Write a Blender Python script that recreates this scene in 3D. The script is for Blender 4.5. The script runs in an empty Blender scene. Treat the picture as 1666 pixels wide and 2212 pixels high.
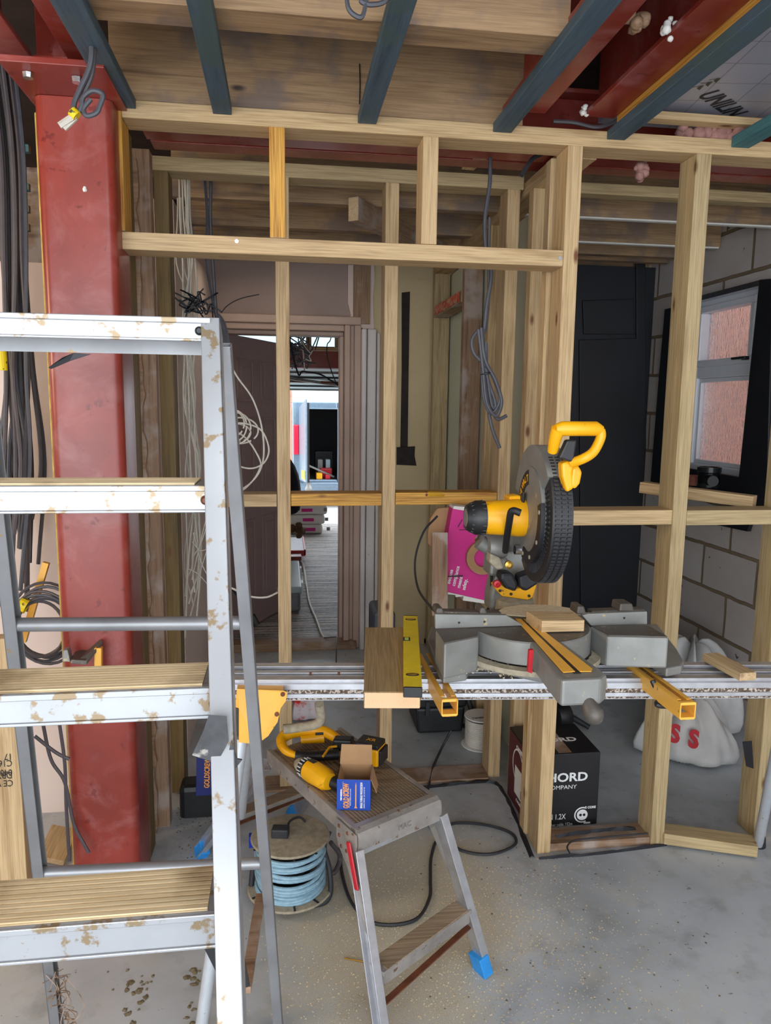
import bpy, bmesh, math, random
from mathutils import Vector, Matrix
random.seed(7)
S = bpy.context.scene
COL = S.collection
# ---------------- camera ----------------
F_PX, CX, CY, EYE = 1600.0, 833.0, 1106.0, 1.53
_y, _p, _r = math.radians(7.9), math.radians(8.1), math.radians(0.7)
FW = Vector((math.sin(_y)*math.cos(_p), math.cos(_y)*math.cos(_p), -math.sin(_p)))
_R0 = Vector((math.cos(_y), -math.sin(_y), 0)); _U0 = _R0.cross(FW)
RT = _R0*math.cos(_r) + _U0*math.sin(_r); UP = -_R0*math.sin(_r) + _U0*math.cos(_r)
CAM = Vector((0, 0, EYE))
cd = bpy.data.cameras.new('camera'); cam = bpy.data.objects.new('camera', cd); COL.objects.link(cam)
cd.sensor_fit = 'VERTICAL'; cd.sensor_height = 34.6; cd.lens = 34.6*F_PX/2212; cd.clip_start = 0.05; cd.clip_end = 200
cam.matrix_world = Matrix((RT, UP, -FW)).transposed().to_4x4(); cam.location = CAM
S.camera = cam
# ---------------- world, daylight, exposure ----------------
S.view_settings.view_transform = 'Standard'; S.view_settings.look = 'None'
S.view_settings.gamma = 1; S.view_settings.use_curve_mapping = False
S.view_settings.exposure = 0.0
wd = bpy.data.worlds.new('overcast'); S.world = wd; wd.use_nodes = True
bg = wd.node_tree.nodes['Background']; bg.inputs[0].default_value = (0.86, 0.93, 1.0, 1); bg.inputs[1].default_value = 4.5
def area(name, loc, target, sx, sy, power, col):
    ld = bpy.data.lights.new(name, 'AREA'); ld.shape = 'RECTANGLE'; ld.size = sx; ld.size_y = sy; ld.energy = power; ld.color = col
    o = bpy.data.objects.new(name, ld); COL.objects.link(o); o.location = loc
    o.rotation_euler = (Vector(target)-Vector(loc)).to_track_quat('-Z', 'Y').to_euler(); return o
area('daylight_from_patio_doors', (-1.0, -2.4, 1.35), (0.4, 2.4, 0.7), 3.4, 2.1, 46, (0.90, 0.96, 1.0))
area('daylight_rooflight', (0.7, 0.15, 2.62), (0.7, 0.75, 0), 1.7, .8, 36, (0.92, 0.97, 1.0))
area('site_lamp_left_room', (-2.6, 1.5, 1.9), (-0.7, 2.4, 1.3), 0.5, 0.5, 22, (1.0, 0.78, 0.5))
area('recess_warm_fill', (-0.1, 4.1, 2.3), (0.1, 4.2, 0), 0.4, 0.3, 1.2, (1.0, 0.86, 0.68))  # added warm fill for the space behind the recess, not a fitting

# ---------------- helpers ----------------
def V(*a): return Vector(a if len(a) > 1 else a[0])
def P(x, y, X=None, Y=None, Z=None, D=None):
    d = FW + RT*((x-CX)/F_PX) - UP*((y-CY)/F_PX)
    t = D if D is not None else X/d.x if X is not None else Y/d.y if Y is not None else (Z-EYE)/d.z
    return CAM + d*t
MW = {}
def reg(o, M, parent=None):
    COL.objects.link(o); MW[o.name] = M
    if parent is not None:
        o.parent = parent; o.matrix_local = MW[parent.name].inverted() @ M
    else: o.matrix_local = M
    return o
def tag(o, label=None, cat=None, group=None, kind=None):
    if label: o['label'] = label
    if cat: o['category'] = cat
    if group: o['group'] = group
    if kind: o['kind'] = kind
    return o
def root(name, loc, label=None, cat=None, group=None, kind=None):
    o = bpy.data.objects.new(name, None); o.empty_display_size = .05
    reg(o, Matrix.Translation(Vector(loc))); return tag(o, label, cat, group, kind)
class MB:
    def __init__(s): s.v = []; s.f = []; s.m = []; s.mi = 0
    def add(s, vs, fs):
        n = len(s.v); s.v += [Vector(v) for v in vs]; s.f += [tuple(n+i for i in f) for f in fs]; s.m += [s.mi]*len(fs); return s
    def box(s, lo, hi):
        (a, b, c), (d, e, f) = lo, hi
        return s.add([(a,b,c),(d,b,c),(d,e,c),(a,e,c),(a,b,f),(d,b,f),(d,e,f),(a,e,f)],
                     [(0,3,2,1),(4,5,6,7),(0,1,5,4),(1,2,6,5),(2,3,7,6),(3,0,4,7)])
    def obox(s, c, ax, ay, az):      # centre and three half-axis vectors
        c, ax, ay, az = map(Vector, (c, ax, ay, az)); q = []
        for k in (-1, 1):
            for i, j in ((-1,-1),(1,-1),(1,1),(-1,1)): q.append(c+ax*i+ay*j+az*k)
        return s.add(q, [(0,3,2,1),(4,5,6,7),(0,1,5,4),(1,2,6,5),(2,3,7,6),(3,0,4,7)])
    def bar(s, p0, p1, w, h, up=(0,0,1)):
        p0, p1, up = Vector(p0), Vector(p1), Vector(up); d = (p1-p0); n = d.normalized(); sd = n.cross(up)
        if sd.length < 1e-4: sd = n.cross(Vector((0,1,0)))
        sd.normalize(); u = sd.cross(n)
        return s.obox((p0+p1)/2, d/2, sd*w/2, u*h/2)
    def prism(s, pts, d):            # polygon extruded by vector d
        pts = [Vector(p) for p in pts]; d = Vector(d); n = len(pts)
        return s.add(pts+[p+d for p in pts], [tuple(range(n))[::-1], tuple(range(n, 2*n))] + [(i, (i+1) % n, n+(i+1) % n, n+i) for i in range(n)])
    def tube(s, pts, r, n=8, caps=True, closed=False):
        pts = [Vector(p) for p in pts]; k = len(pts); rr = r if isinstance(r, (list, tuple)) else [r]*k
        t0 = (pts[1]-pts[0]).normalized(); a = t0.cross(Vector((0,0,1)))
        if a.length < .05: a = t0.cross(Vector((0,1,0)))
        a.normalize(); vs = []
        for i, p in enumerate(pts):
            t = (pts[min(i+1, k-1)]-pts[max(i-1, 0)])
            if t.length < 1e-9: t = t0
            t.normalize(); a = (a-t*a.dot(t)).normalized(); b = t.cross(a)
            for j in range(n):
                w = 2*math.pi*j/n; vs.append(p+(a*math.cos(w)+b*math.sin(w))*rr[i])
        fs = [(i*n+j, i*n+(j+1) % n, (i+1)*n+(j+1) % n, (i+1)*n+j) for i in range(k-1) for j in range(n)]
        if caps: fs += [tuple(range(n))[::-1], tuple((k-1)*n+j for j in range(n))]
        return s.add(vs, fs)
    def lathe(s, c, axis, prof, n=28, a0=0, a1=2*math.pi):   # prof: (radius, distance along axis)
        c, ax = Vector(c), Vector(axis).normalized(); u = ax.cross(Vector((0,0,1)))
        if u.length < .1: u = ax.cross(Vector((0,1,0)))
        u.normalize(); w = ax.cross(u); full = abs(a1-a0-2*math.pi) < 1e-6; m = n if full else n+1; vs = []
        for r, h in prof:
            for j in range(m):
                t = a0+(a1-a0)*j/n; vs.append(c+ax*h+(u*math.cos(t)+w*math.sin(t))*r)
        fs = [(i*m+j, i*m+(j+1) % m, (i+1)*m+(j+1) % m, (i+1)*m+j) for i in range(len(prof)-1) for j in range(n)]
        return s.add(vs, fs)
    def build(s, name, mat, parent=None, bevel=0, smooth=False, seg=2):
        lo = Vector([min(v[i] for v in s.v) for i in range(3)]); hi = Vector([max(v[i] for v in s.v) for i in range(3)])
        o0 = Vector(((lo.x+hi.x)/2, (lo.y+hi.y)/2, lo.z))
        me = bpy.data.meshes.new(name); me.from_pydata([v-o0 for v in s.v], [], s.f)
        for k in (mat if isinstance(mat, (list, tuple)) else [mat]): me.materials.append(k)
        me.polygons.foreach_set('material_index', s.m)
        bm = bmesh.new(); bm.from_mesh(me); bmesh.ops.recalc_face_normals(bm, faces=bm.faces); bm.to_mesh(me); bm.free()
        if smooth: me.polygons.foreach_set('use_smooth', [True]*len(me.polygons)); me.update()
        o = bpy.data.objects.new(name, me); reg(o, Matrix.Translation(o0), parent)
        if smooth: o.modifiers.new('e', 'EDGE_SPLIT').split_angle = math.radians(40)
        if bevel:
            b = o.modifiers.new('b', 'BEVEL'); b.width = bevel; b.segments = seg; b.limit_method = 'ANGLE'; b.angle_limit = math.radians(40)
        return o
def spline(pts, n=8):                # Catmull-Rom through the points
    pts = [Vector(p) for p in pts]; q = [pts[0]*2-pts[1]]+pts+[pts[-1]*2-pts[-2]]; out = []
    for i in range(1, len(q)-2):
        a, b, c, d = q[i-1:i+3]
        for k in range(n):
            t = k/n; out.append(.5*((2*b)+(c-a)*t+(2*a-5*b+4*c-d)*t*t+(3*b-a-3*c+d)*t**3))
    return out+[pts[-1]]
def cable(name, pts, r, mat, parent=None, n=6, seg=8, **k):
    o = MB().tube(spline(pts, seg), r, n).build(name, mat, parent, smooth=True); return tag(o, **k) if k else o
def timber(name, p0, p1, w, h, mat, parent=None, up=(0,0,1), bevel=.0015, end=None, **k):
    # a length of wood: local X runs along the grain
    p0, p1, up = Vector(p0), Vector(p1), Vector(up); d = p1-p0; L = d.length; n = d.normalized(); sd = up.cross(n)
    if sd.length < 1e-3: sd = Vector((0,1,0)).cross(n)
    sd.normalize(); u = n.cross(sd)
    M = Matrix((n, sd, u)).transposed().to_4x4(); M.translation = (p0+p1)/2
    b = MB().box((-L/2, -w/2, -h/2), (L/2, w/2, h/2))
    me = bpy.data.meshes.new(name); me.from_pydata(b.v, [], b.f); me.materials.append(mat)
    me.materials.append(end or M_END)
    for p in me.polygons:
        if abs(p.normal.x) > .9: p.material_index = 1
    o = bpy.data.objects.new(name, me); reg(o, M, parent)
    if bevel:
        m = o.modifiers.new('b', 'BEVEL'); m.width = bevel; m.segments = 1
    return tag(o, **k) if k else o
def tbox(name, lo, hi, mat, parent=None, axis=None, **k):
    lo, hi = Vector(lo), Vector(hi); d = hi-lo; a = axis if axis is not None else max(range(3), key=lambda i: d[i]); c = (lo+hi)/2
    p0, p1 = c.copy(), c.copy(); p0[a] = lo[a]; p1[a] = hi[a]
    if a == 2: return timber(name, p0, p1, d.x, d.y, mat, parent, up=(0,1,0), **k)
    return timber(name, p0, p1, d[1-a], d.z, mat, parent, **k)
def text(name, s, size, org, xd, yd, mat, parent, ext=.0006, bold=0, sx=1.0, right=False):
    c = bpy.data.curves.new(name, 'FONT'); c.body = s; c.size = size; c.extrude = ext; c.offset = bold; c.resolution_u = 3
    if right: c.align_x = 'RIGHT'
    t = bpy.data.objects.new(name, c); COL.objects.link(t); bpy.context.view_layer.update()
    me = bpy.data.meshes.new_from_object(t.evaluated_get(bpy.context.evaluated_depsgraph_get())); bpy.data.objects.remove(t)
    me.name = name; me.materials.clear(); me.materials.append(mat)
    for v in me.vertices: v.co.x *= sx
    xd, yd = Vector(xd).normalized(), Vector(yd).normalized(); zd = xd.cross(yd).normalized(); yd = zd.cross(xd)
    M = Matrix((xd, yd, zd)).transposed().to_4x4(); M.translation = Vector(org)
    return reg(bpy.data.objects.new(name, me), M, parent)
def copy_tree(o, M=None, parent=None):
    c = o.copy(); COL.objects.link(c); c.parent = parent
    if parent is None: MW[c.name] = M; c.matrix_local = M
    else: MW[c.name] = MW[parent.name] @ o.matrix_local
    for ch in [q for q in bpy.data.objects if q.parent == o]: copy_tree(ch, None, c)
    return c

# ---------------- materials ----------------
def nt(name):
    m = bpy.data.materials.new(name); m.use_nodes = True; t = m.node_tree; b = t.nodes['Principled BSDF']; return m, t, b
def ramp(t, src, stops):
    r = t.nodes.new('ShaderNodeValToRGB'); t.links.new(src, r.inputs[0])
    e = r.color_ramp.elements
    while len(e) < len(stops): e.new(.5)
    for k, (p, c) in zip(e, stops): k.position = p; k.color = (*c, 1) if len(c) == 3 else c
    return r.outputs[0]
def noise(t, co, sc, det=3, ro=.55, dist=0):
    n = t.nodes.new('ShaderNodeTexNoise'); t.links.new(co, n.inputs['Vector']); n.inputs['Scale'].default_value = sc
    n.inputs['Detail'].default_value = det; n.inputs['Roughness'].default_value = ro; n.inputs['Distortion'].default_value = dist; return n.outputs['Fac']
def mix(t, f, a, b, mode='MIX'):
    n = t.nodes.new('ShaderNodeMix'); n.data_type = 'RGBA'; n.blend_type = mode
    for i, v in ((0, f), (6, a), (7, b)):
        if hasattr(v, 'node'): t.links.new(v, n.inputs[i])
        else: n.inputs[i].default_value = v if i == 0 else (*v, 1)
    return n.outputs[2]
def bump(t, b, h, s=.3, d=.002):
    n = t.nodes.new('ShaderNodeBump'); n.inputs['Strength'].default_value = s; n.inputs['Distance'].default_value = d
    t.links.new(h, n.inputs['Height']); t.links.new(n.outputs[0], b.inputs['Normal'])
def coords(t, scale=(1,1,1), rnd=True):
    tc = t.nodes.new('ShaderNodeTexCoord'); mp = t.nodes.new('ShaderNodeMapping'); mp.inputs['Scale'].default_value = scale
    co = tc.outputs['Object']
    if rnd:
        oi = t.nodes.new('ShaderNodeObjectInfo'); ml = t.nodes.new('ShaderNodeVectorMath'); ml.operation = 'MULTIPLY_ADD'
        t.links.new(oi.outputs['Random'], ml.inputs[0]); ml.inputs[1].default_value = (37, 23, 51); t.links.new(co, ml.inputs[2]); co = ml.outputs[0]
    t.links.new(co, mp.inputs[0]); return mp.outputs[0]
def plain(name, c, rough=.5, metal=0, var=.12, sc=25, bmp=0, coat=0, spots=None):
    m, t, b = nt(name); co = coords(t)
    f = noise(t, co, sc, 4); lo = tuple(x*(1-var) for x in c); hi = tuple(min(1, x*(1+var)) for x in c)
    out = ramp(t, f, [(.3, lo), (.7, hi)])
    if spots:
        sc2, th, scol = spots; f2 = noise(t, co, sc2, 5, .6); k = ramp(t, f2, [(th, (0,0,0)), (th+.05, (1,1,1))]); out = mix(t, k, out, scol)
    t.links.new(out, b.inputs['Base Color']); b.inputs['Roughness'].default_value = rough; b.inputs['Metallic'].default_value = metal
    if coat: b.inputs['Coat Weight'].default_value = coat
    if bmp: bump(t, b, f, bmp, .002)
    return m
def wood(name, lt, dk, knot=(.16, .07, .03), rough=.65, rings=1.0, dirt=None):
    m, t, b = nt(name)
    co = coords(t, (1.1, 16, 16)); f = noise(t, co, 2.2, 4, .55, .35)
    c1 = ramp(t, f, [(.32, dk), (.5, lt), (.62, tuple((a+b2)/2 for a, b2 in zip(lt, dk))), (.72, lt)])
    cf = coords(t, (3, 150, 150)); g = noise(t, cf, 2, 2)
    c2 = mix(t, .35*rings, c1, ramp(t, g, [(.35, tuple(x*.55 for x in dk)), (.6, lt)]))
    ck = coords(t, (4.2, 11, 11)); vo = t.nodes.new('ShaderNodeTexVoronoi'); t.links.new(ck, vo.inputs['Vector']); vo.inputs['Scale'].default_value = .8
    k = ramp(t, vo.outputs['Distance'], [(.04, (1,1,1)), (.10, (0,0,0))])
    c3 = mix(t, k, c2, knot)
    if dirt:
        d = noise(t, coords(t), 6, 4); c3 = mix(t, ramp(t, d, [(.5, (0,0,0)), (.62, (.8,.8,.8))]), c3, dirt)
    t.links.new(c3, b.inputs['Base Color']); b.inputs['Roughness'].default_value = rough; bump(t, b, g, .25, .0008); return m
def L(r, g, b):      # sRGB 0-255 to linear
    return tuple(((x/255)/12.92 if x/255 <= .04045 else ((x/255+.055)/1.055)**2.4) for x in (r, g, b))
M_END = wood('end_grain', L(205,175,135), L(170,135,95))
M_PINE = wood('pale_pine', L(207,177,133), L(160,127,85), L(110,66,38))
M_PINEG = wood('treated_pine', L(192,169,127), L(149,125,86), L(105,72,40))
M_ORANGE = wood('orange_treated_pine', L(222,168,74), L(160,96,28), L(90,48,20), rings=1.6)
M_JOIST = wood('joist_timber', L(172,140,104), L(124,96,68), L(66,52,42), rings=.8, dirt=L(120,104,96))
M_OLD = wood('weathered_timber', L(160,128,100), L(105,78,58), rings=.7, dirt=L(175,160,150))
M_OLIVE = wood('olive_treated_timber', L(122,100,58), L(88,70,38), rings=.7)
M_BLUE = wood('blue_treated_batten', L(72,93,107), L(44,64,78), L(36,50,58), rings=.6, dirt=L(66,86,84))
M_TEAL = wood('teal_treated_batten', L(70,125,132), L(36,84,98), L(30,60,60), rings=.9)
M_PLANKTOP = wood('weathered_plank', L(170,145,105), L(125,102,70), L(90,66,40), rings=1.2)
M_BOARD = wood('grey_step_board', L(160,138,112), L(118,98,78), rings=1.4)
def red_paint(name, dust):
    m, t, b = nt(name); co = coords(t)
    f = noise(t, co, 5, 5); c = ramp(t, f, [(.3, L(122,42,32)), (.7, L(150,58,46))])
    d = noise(t, co, 7, 6, .65, .6); c = mix(t, ramp(t, d, [(.5, (0,0,0)), (.72, (dust,)*3)]), c, L(176,118,116))
    e = noise(t, co, 22, 5, .6); c = mix(t, ramp(t, e, [(.64, (0,0,0)), (.68, (.6,)*3)]), c, L(95,20,16))
    t.links.new(c, b.inputs['Base Color']); b.inputs['Roughness'].default_value = .32; bump(t, b, f, .15, .003); return m
M_RED = red_paint('red_oxide_paint', .45); M_REDD = red_paint('red_oxide_steel', .55)
M_BLK = plain('black_plastic', L(30,30,32), .45, var=.25)
M_BLKM = plain('black_membrane', L(25,26,32), .55, var=.3, sc=4, bmp=.3)
M_RUB = plain('black_rubber', L(42,42,46), .6, var=.2)
M_GREYC = plain('grey_cable_sheath', L(76,76,83), .5)
M_DARKC = plain('dark_grey_cable_sheath', L(78,72,76), .5)
M_WHITEC = plain('white_cable_sheath', L(205,198,185), .45)
M_YEL = plain('yellow_plastic', L(238,170,8), .38, var=.1, sc=8, spots=(30, .66, L(150,100,20)))
M_YELM = plain('yellow_painted_metal', L(240,178,70), .42, var=.08, sc=10, spots=(60, .68, L(120,70,30)))
M_LEVEL = plain('yellow_level_paint', L(226,200,30), .4, var=.08)
M_ALU = plain('aluminium', L(196,196,200), .34, .75, var=.12, sc=30, bmp=.05)
M_ALUD = plain('dusty_aluminium', L(160,154,148), .5, .45, var=.2, sc=18, spots=(40, .62, L(120,96,76)))
M_CAST = plain('cast_grey_alloy', L(138,138,134), .5, .35, var=.14, sc=14, spots=(35, .66, L(190,168,130)))
M_CASTD = plain('worn_dark_alloy', L(92,86,80), .5, .3, var=.2, sc=12, spots=(50, .62, L(150,136,112)))
M_STEEL = plain('zinc_steel', L(200,200,205), .25, 1)
M_WHITE = plain('white_plastic', L(222,226,232), .35, var=.03)
M_CARD = plain('brown_cardboard', L(168,130,92), .8, var=.08)
M_SBLUE = plain('sky_blue_rubber', L(40,140,215), .5)
M_BLUEC = plain('blue_cable_sheath', L(138,172,190), .5, var=.2, sc=60)
M_DUST = plain('sawdust_covered_plastic', L(158,148,128), .9, var=.22, sc=60, bmp=.4)
M_SAWD = plain('sawdust', L(218,202,170), .95, var=.15, sc=80)
M_WOOL = plain('pink_mineral_wool', L(158,116,108), .95, var=.3, sc=30, bmp=.8)
M_FOAM = plain('yellow_expanding_foam', L(190,160,80), .8, var=.3, sc=30, bmp=.8)
M_LAD = plain('muddy_aluminium', L(172,173,176), .36, .45, var=.08, sc=8, bmp=.08, spots=(30, .56, L(148,128,100)))
M_LADG = plain('grey_aluminium_side', L(150,150,152), .4, .5, var=.12, sc=12, spots=(30, .66, L(170,140,95)))
M_MUD = wood('muddy_ribbed_tread', L(236,214,174), L(212,184,138), dirt=L(160,134,98))
M_RUST = plain('rusty_rivet', L(120,72,50), .5, .4, var=.3)
M_BRASS = plain('brass', L(190,150,70), .35, .9)
M_REDPL = plain('red_plastic', L(185,20,35), .4)
M_PAPER = plain('white_paper', L(225,222,216), .7, var=.04)
M_WTXT = plain('white_ink', L(235,235,235), .6, var=0)
M_KTXT = plain('black_ink', L(28,26,30), .6, var=0)
# ---------------- the setting ----------------
def concrete():
    m, t, b = nt('poured_concrete'); co = coords(t, rnd=False)
    f = noise(t, co, 1.6, 6, .6); c = ramp(t, f, [(.3, L(158,162,164)), (.5, L(184,189,194)), (.7, L(200,204,208))])
    g = noise(t, co, 9, 5, .6); c = mix(t, ramp(t, g, [(.52, (0,0,0)), (.72, (.5,)*3)]), c, L(128,130,128))
    h = noise(t, co, 28, 6, .7); c = mix(t, ramp(t, h, [(.66, (0,0,0)), (.69, (.9,.9,.9))]), c, L(104,98,76))
    # trodden-in sawdust around the saw stand
    mp = t.nodes.new('ShaderNodeMapping'); mp.vector_type = 'TEXTURE'; tc = t.nodes.new('ShaderNodeTexCoord'); t.links.new(tc.outputs['Object'], mp.inputs[0])
    mp.inputs['Location'].default_value = (SAWC[0]+.8, SAWC[1]-1.0, 0); mp.inputs['Rotation'].default_value = (0,0,-.5); mp.inputs['Scale'].default_value = (.42, .62, 1)
    gr = t.nodes.new('ShaderNodeTexGradient'); gr.gradient_type = 'SPHERICAL'; t.links.new(mp.outputs[0], gr.inputs[0])
    ad = t.nodes.new('ShaderNodeMath'); ad.operation = 'MULTIPLY_ADD'; n2 = noise(t, co, 5, 5, .7); t.links.new(n2, ad.inputs[0]); ad.inputs[1].default_value = .9; t.links.new(gr.outputs[1], ad.inputs[2])
    n3 = noise(t, co, 420, 3, .8); c = mix(t, ramp(t, ad.outputs[0], [(.48, (0,0,0)), (.86, (.8,)*3)]), c, ramp(t, n3, [(.40, L(158,150,132)), (.60, L(220,208,180))]) )
    t.links.new(c, b.inputs['Base Color']); b.inputs['Roughness'].default_value = .42; bump(t, b, g, .15, .004); return m
SAWC = (.36, 2.0)
M_CONC = concrete()
def ribbed():
    m, t, b = nt('ribbed_concrete'); co = coords(t, (1.0, 26, 1), rnd=False); f = noise(t, co, 1.3, 3, .6, .3)
    co2 = coords(t, rnd=False); g = noise(t, co2, 40, 4, .7)
    c = mix(t, .3, ramp(t, f, [(.42, L(56,50,46)), (.58, L(196,186,178))]), ramp(t, g, [(.4, L(80,74,70)), (.62, L(205,200,198))]))  # rib highlights and groove shade are put into the colour
    t.links.new(c, b.inputs['Base Color']); b.inputs['Roughness'].default_value = .5; bump(t, b, f, 1, .03); return m
M_RIB = ribbed()
M_PLAS = plain('pinkish_plaster', L(160,140,132), .8, var=.1, sc=3, spots=(4, .62, L(160,118,100)))
M_PLASY = plain('cream_plaster', L(208,188,148), .8, var=.08, sc=2.5, spots=(45, .72, L(120,95,70)))
M_BOARDW = plain('plasterboard_pink_white', L(226,206,196), .8, var=.04, sc=3)
M_PAINTW = plain('old_white_gloss', L(214,206,202), .45, var=.05, sc=6, spots=(40, .68, L(150,120,110)))
M_PAINTB = plain('brown_primed_trim', L(186,160,144), .55, var=.08, sc=5)
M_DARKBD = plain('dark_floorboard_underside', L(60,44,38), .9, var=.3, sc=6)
def blocks():
    m, t, b = nt('aerated_block_wall'); tc = t.nodes.new('ShaderNodeTexCoord'); sp = t.nodes.new('ShaderNodeSeparateXYZ'); cb = t.nodes.new('ShaderNodeCombineXYZ')
    t.links.new(tc.outputs['Object'], sp.inputs[0]); t.links.new(sp.outputs[1], cb.inputs[0]); t.links.new(sp.outputs[2], cb.inputs[1])
    mp = t.nodes.new('ShaderNodeMapping'); t.links.new(cb.outputs[0], mp.inputs[0]); mp.inputs['Location'].default_value = (.11, .060, 0)
    nz = t.nodes.new('ShaderNodeTexNoise'); nz.inputs['Scale'].default_value = 9; t.links.new(tc.outputs['Object'], nz.inputs['Vector'])
    vm = t.nodes.new('ShaderNodeVectorMath'); vm.operation = 'MULTIPLY_ADD'; t.links.new(nz.outputs['Color'], vm.inputs[0]); vm.inputs[1].default_value = (.012, .012, 0); t.links.new(mp.outputs[0], vm.inputs[2])
    br = t.nodes.new('ShaderNodeTexBrick'); t.links.new(vm.outputs[0], br.inputs[0])
    for k, v in (('Scale', 1), ('Brick Width', .45), ('Row Height', .225), ('Mortar Size', .010), ('Mortar Smooth', .3), ('Bias', 0)): br.inputs[k].default_value = v
    br.inputs['Color1'].default_value = (*L(190,180,176), 1); br.inputs['Color2'].default_value = (*L(206,198,194), 1); br.inputs['Mortar'].default_value = (*L(124,104,80), 1)
    co = coords(t, rnd=False); n = noise(t, co, 6, 5, .6); c = mix(t, ramp(t, n, [(.35, (0,0,0)), (.75, (.3,)*3)]), br.outputs['Color'], L(176,150,128))
    h = noise(t, co, 22, 4, .6); c = mix(t, ramp(t, h, [(.70, (0,0,0)), (.72, (1,1,1))]), c, L(70,55,45))
    t.links.new(c, b.inputs['Base Color']); b.inputs['Roughness'].default_value = .9
    i = t.nodes.new('ShaderNodeMath'); i.operation = 'SUBTRACT'; i.inputs[0].default_value = 1; t.links.new(br.outputs['Fac'], i.inputs[1]); bump(t, b, i.outputs[0], .9, .01); return m
M_BLOCK = blocks()
def struct(name, b, m, parent=None, **k):
    o = b.build(name, m, parent, **k)
    if parent is None: o['kind'] = 'structure'
    return o
struct('floor', MB().box((-4, -2.6, -.1), (2.4, 4.6, 0)), M_CONC)
struct('floor_garage', MB().box((-1.8, 4.6, -.1), (1.8, 9.4, .03)), M_RIB)
M_DRIVE = plain('pale_driveway', L(196,192,188), .8, var=.1, sc=4)
struct('ground_driveway', MB().prism([(-9, 9.4, -.12), (9, 9.4, -.12), (9, 30, -.42), (-9, 30, -.42)], (0,0,-.1)), M_DRIVE)
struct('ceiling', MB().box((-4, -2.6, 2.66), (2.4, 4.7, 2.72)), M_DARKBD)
struct('ceiling_garage', MB().box((-1.8, 4.7, 2.42), (1.8, 7.6, 2.5)), M_PAPER)
# right block wall with the window opening (built round the hole)
WY0, WY1, WZ0, WZ1 = 3.27, 3.86, 1.17, 2.125
b = MB()
b.box((2.2, -2.6, 0), (2.35, WY0, 2.66)); b.box((2.2, WY1, 0), (2.35, 4.6, 2.66)); b.box((2.2, WY0, 0), (2.35, WY1, WZ0)); b.box((2.2, WY0, WZ1), (2.35, WY1, 2.66))
struct('wall_right', b, M_BLOCK)
# back wall round the door opening
DX0, DX1, DZ = -.345, .37, 1.975
b = MB(); b.box((-2.0, 4.6, 0), (DX0, 4.7, 2.66)); b.box((DX0, 4.6, DZ), (DX1, 4.7, 2.66)); b.box((DX1, 4.6, 0), (.545, 4.7, 2.66))
struct('wall_back', b, M_PLAS)
struct('wall_back_cream', MB().box((.545, 4.6, 0), (1.3, 4.7, 2.66)), M_PLASY)
struct('wall_garage_left', MB().box((-1.9, 4.7, 0), (-1.8, 9.3, 2.5)), M_PLAS)
struct('wall_garage_right', MB().box((1.8, 4.7, 0), (1.9, 9.3, 2.5)), M_PLAS)
# membrane-lined wall behind the right bay
M_BLKW = plain('black_wall_membrane', L(30,31,38), .5, var=.35, sc=2, bmp=.5)
b = MB(); b.box((1.06, 4.3, 0), (2.2, 4.36, 2.365)); struct('wall_membrane', b, M_BLKW)
b = MB()
for x0, x1, y0, y1 in ((1255,1385,730,1330), (1262,1372,645,722), (1378,1398,560,1310)):
    b.prism([P(x0,y1,Y=4.284), P(x1,y1,Y=4.284), P(x1-3,y0,Y=4.284), P(x0-3,y0+4,Y=4.284)], (0,.012,0))
tag(b.build('membrane_sheet', M_BLKM, bevel=.004), 'overlapping black membrane sheets lapped on the dark rear wall', 'membrane')
# left inner wall (recess side) and the left room's board wall
struct('wall_recess_left', MB().box((-.56, 3.2, 0), (-.43, 4.6, 2.34)), M_BOARDW)
struct('wall_left_room', MB().box((-2.4, 2.75, 0), (-.74, 2.83, 2.0)), M_BOARDW)
struct('wall_left_room_back', MB().box((-4, 4.6, 0), (-2, 4.7, 2.66)), M_PLAS)
struct('wall_left', MB().box((-4.1, -2.6, 0), (-4, 4.7, 2.66)), M_BOARDW)
# door lining and architrave
b = MB()
b.box((.37, 4.541, .0), (.405, 4.599, 2.012)); b.box((.405, 4.561, 0), (.43, 4.599, 2.012)); b.box((.43, 4.543, 0), (.47, 4.599, 2.012))
b.box((-.40, 4.562, 0), (-.345, 4.599, 2.0)); b.box((-.46, 4.542, 0), (-.40, 4.599, 2.01)); b.box((-.40, 4.555, 1.975), (.369, 4.598, 2.012)); b.box((-.46, 4.538, 2.012), (.47, 4.599, 2.06))
b.box((.345, 4.60, .03), (.37, 4.72, 1.95)); b.box((-.345, 4.60, 1.95), (.369, 4.72, 1.975))
struct('trim_1', b, M_PAINTB, bevel=.006)
struct('trim_2', MB().box((.47, 4.5, 0), (.50, 4.6, 1.99)).box((.505, 4.515, 0), (.56, 4.6, 1.99)).box((.565, 4.53, 0), (.585, 4.6, 1.97)), M_PAINTW, bevel=.008)
struct('trim_threshold', MB().box((-.36, 4.52, 0), (.45, 4.62, .055)), M_OLD, bevel=.004)
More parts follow.
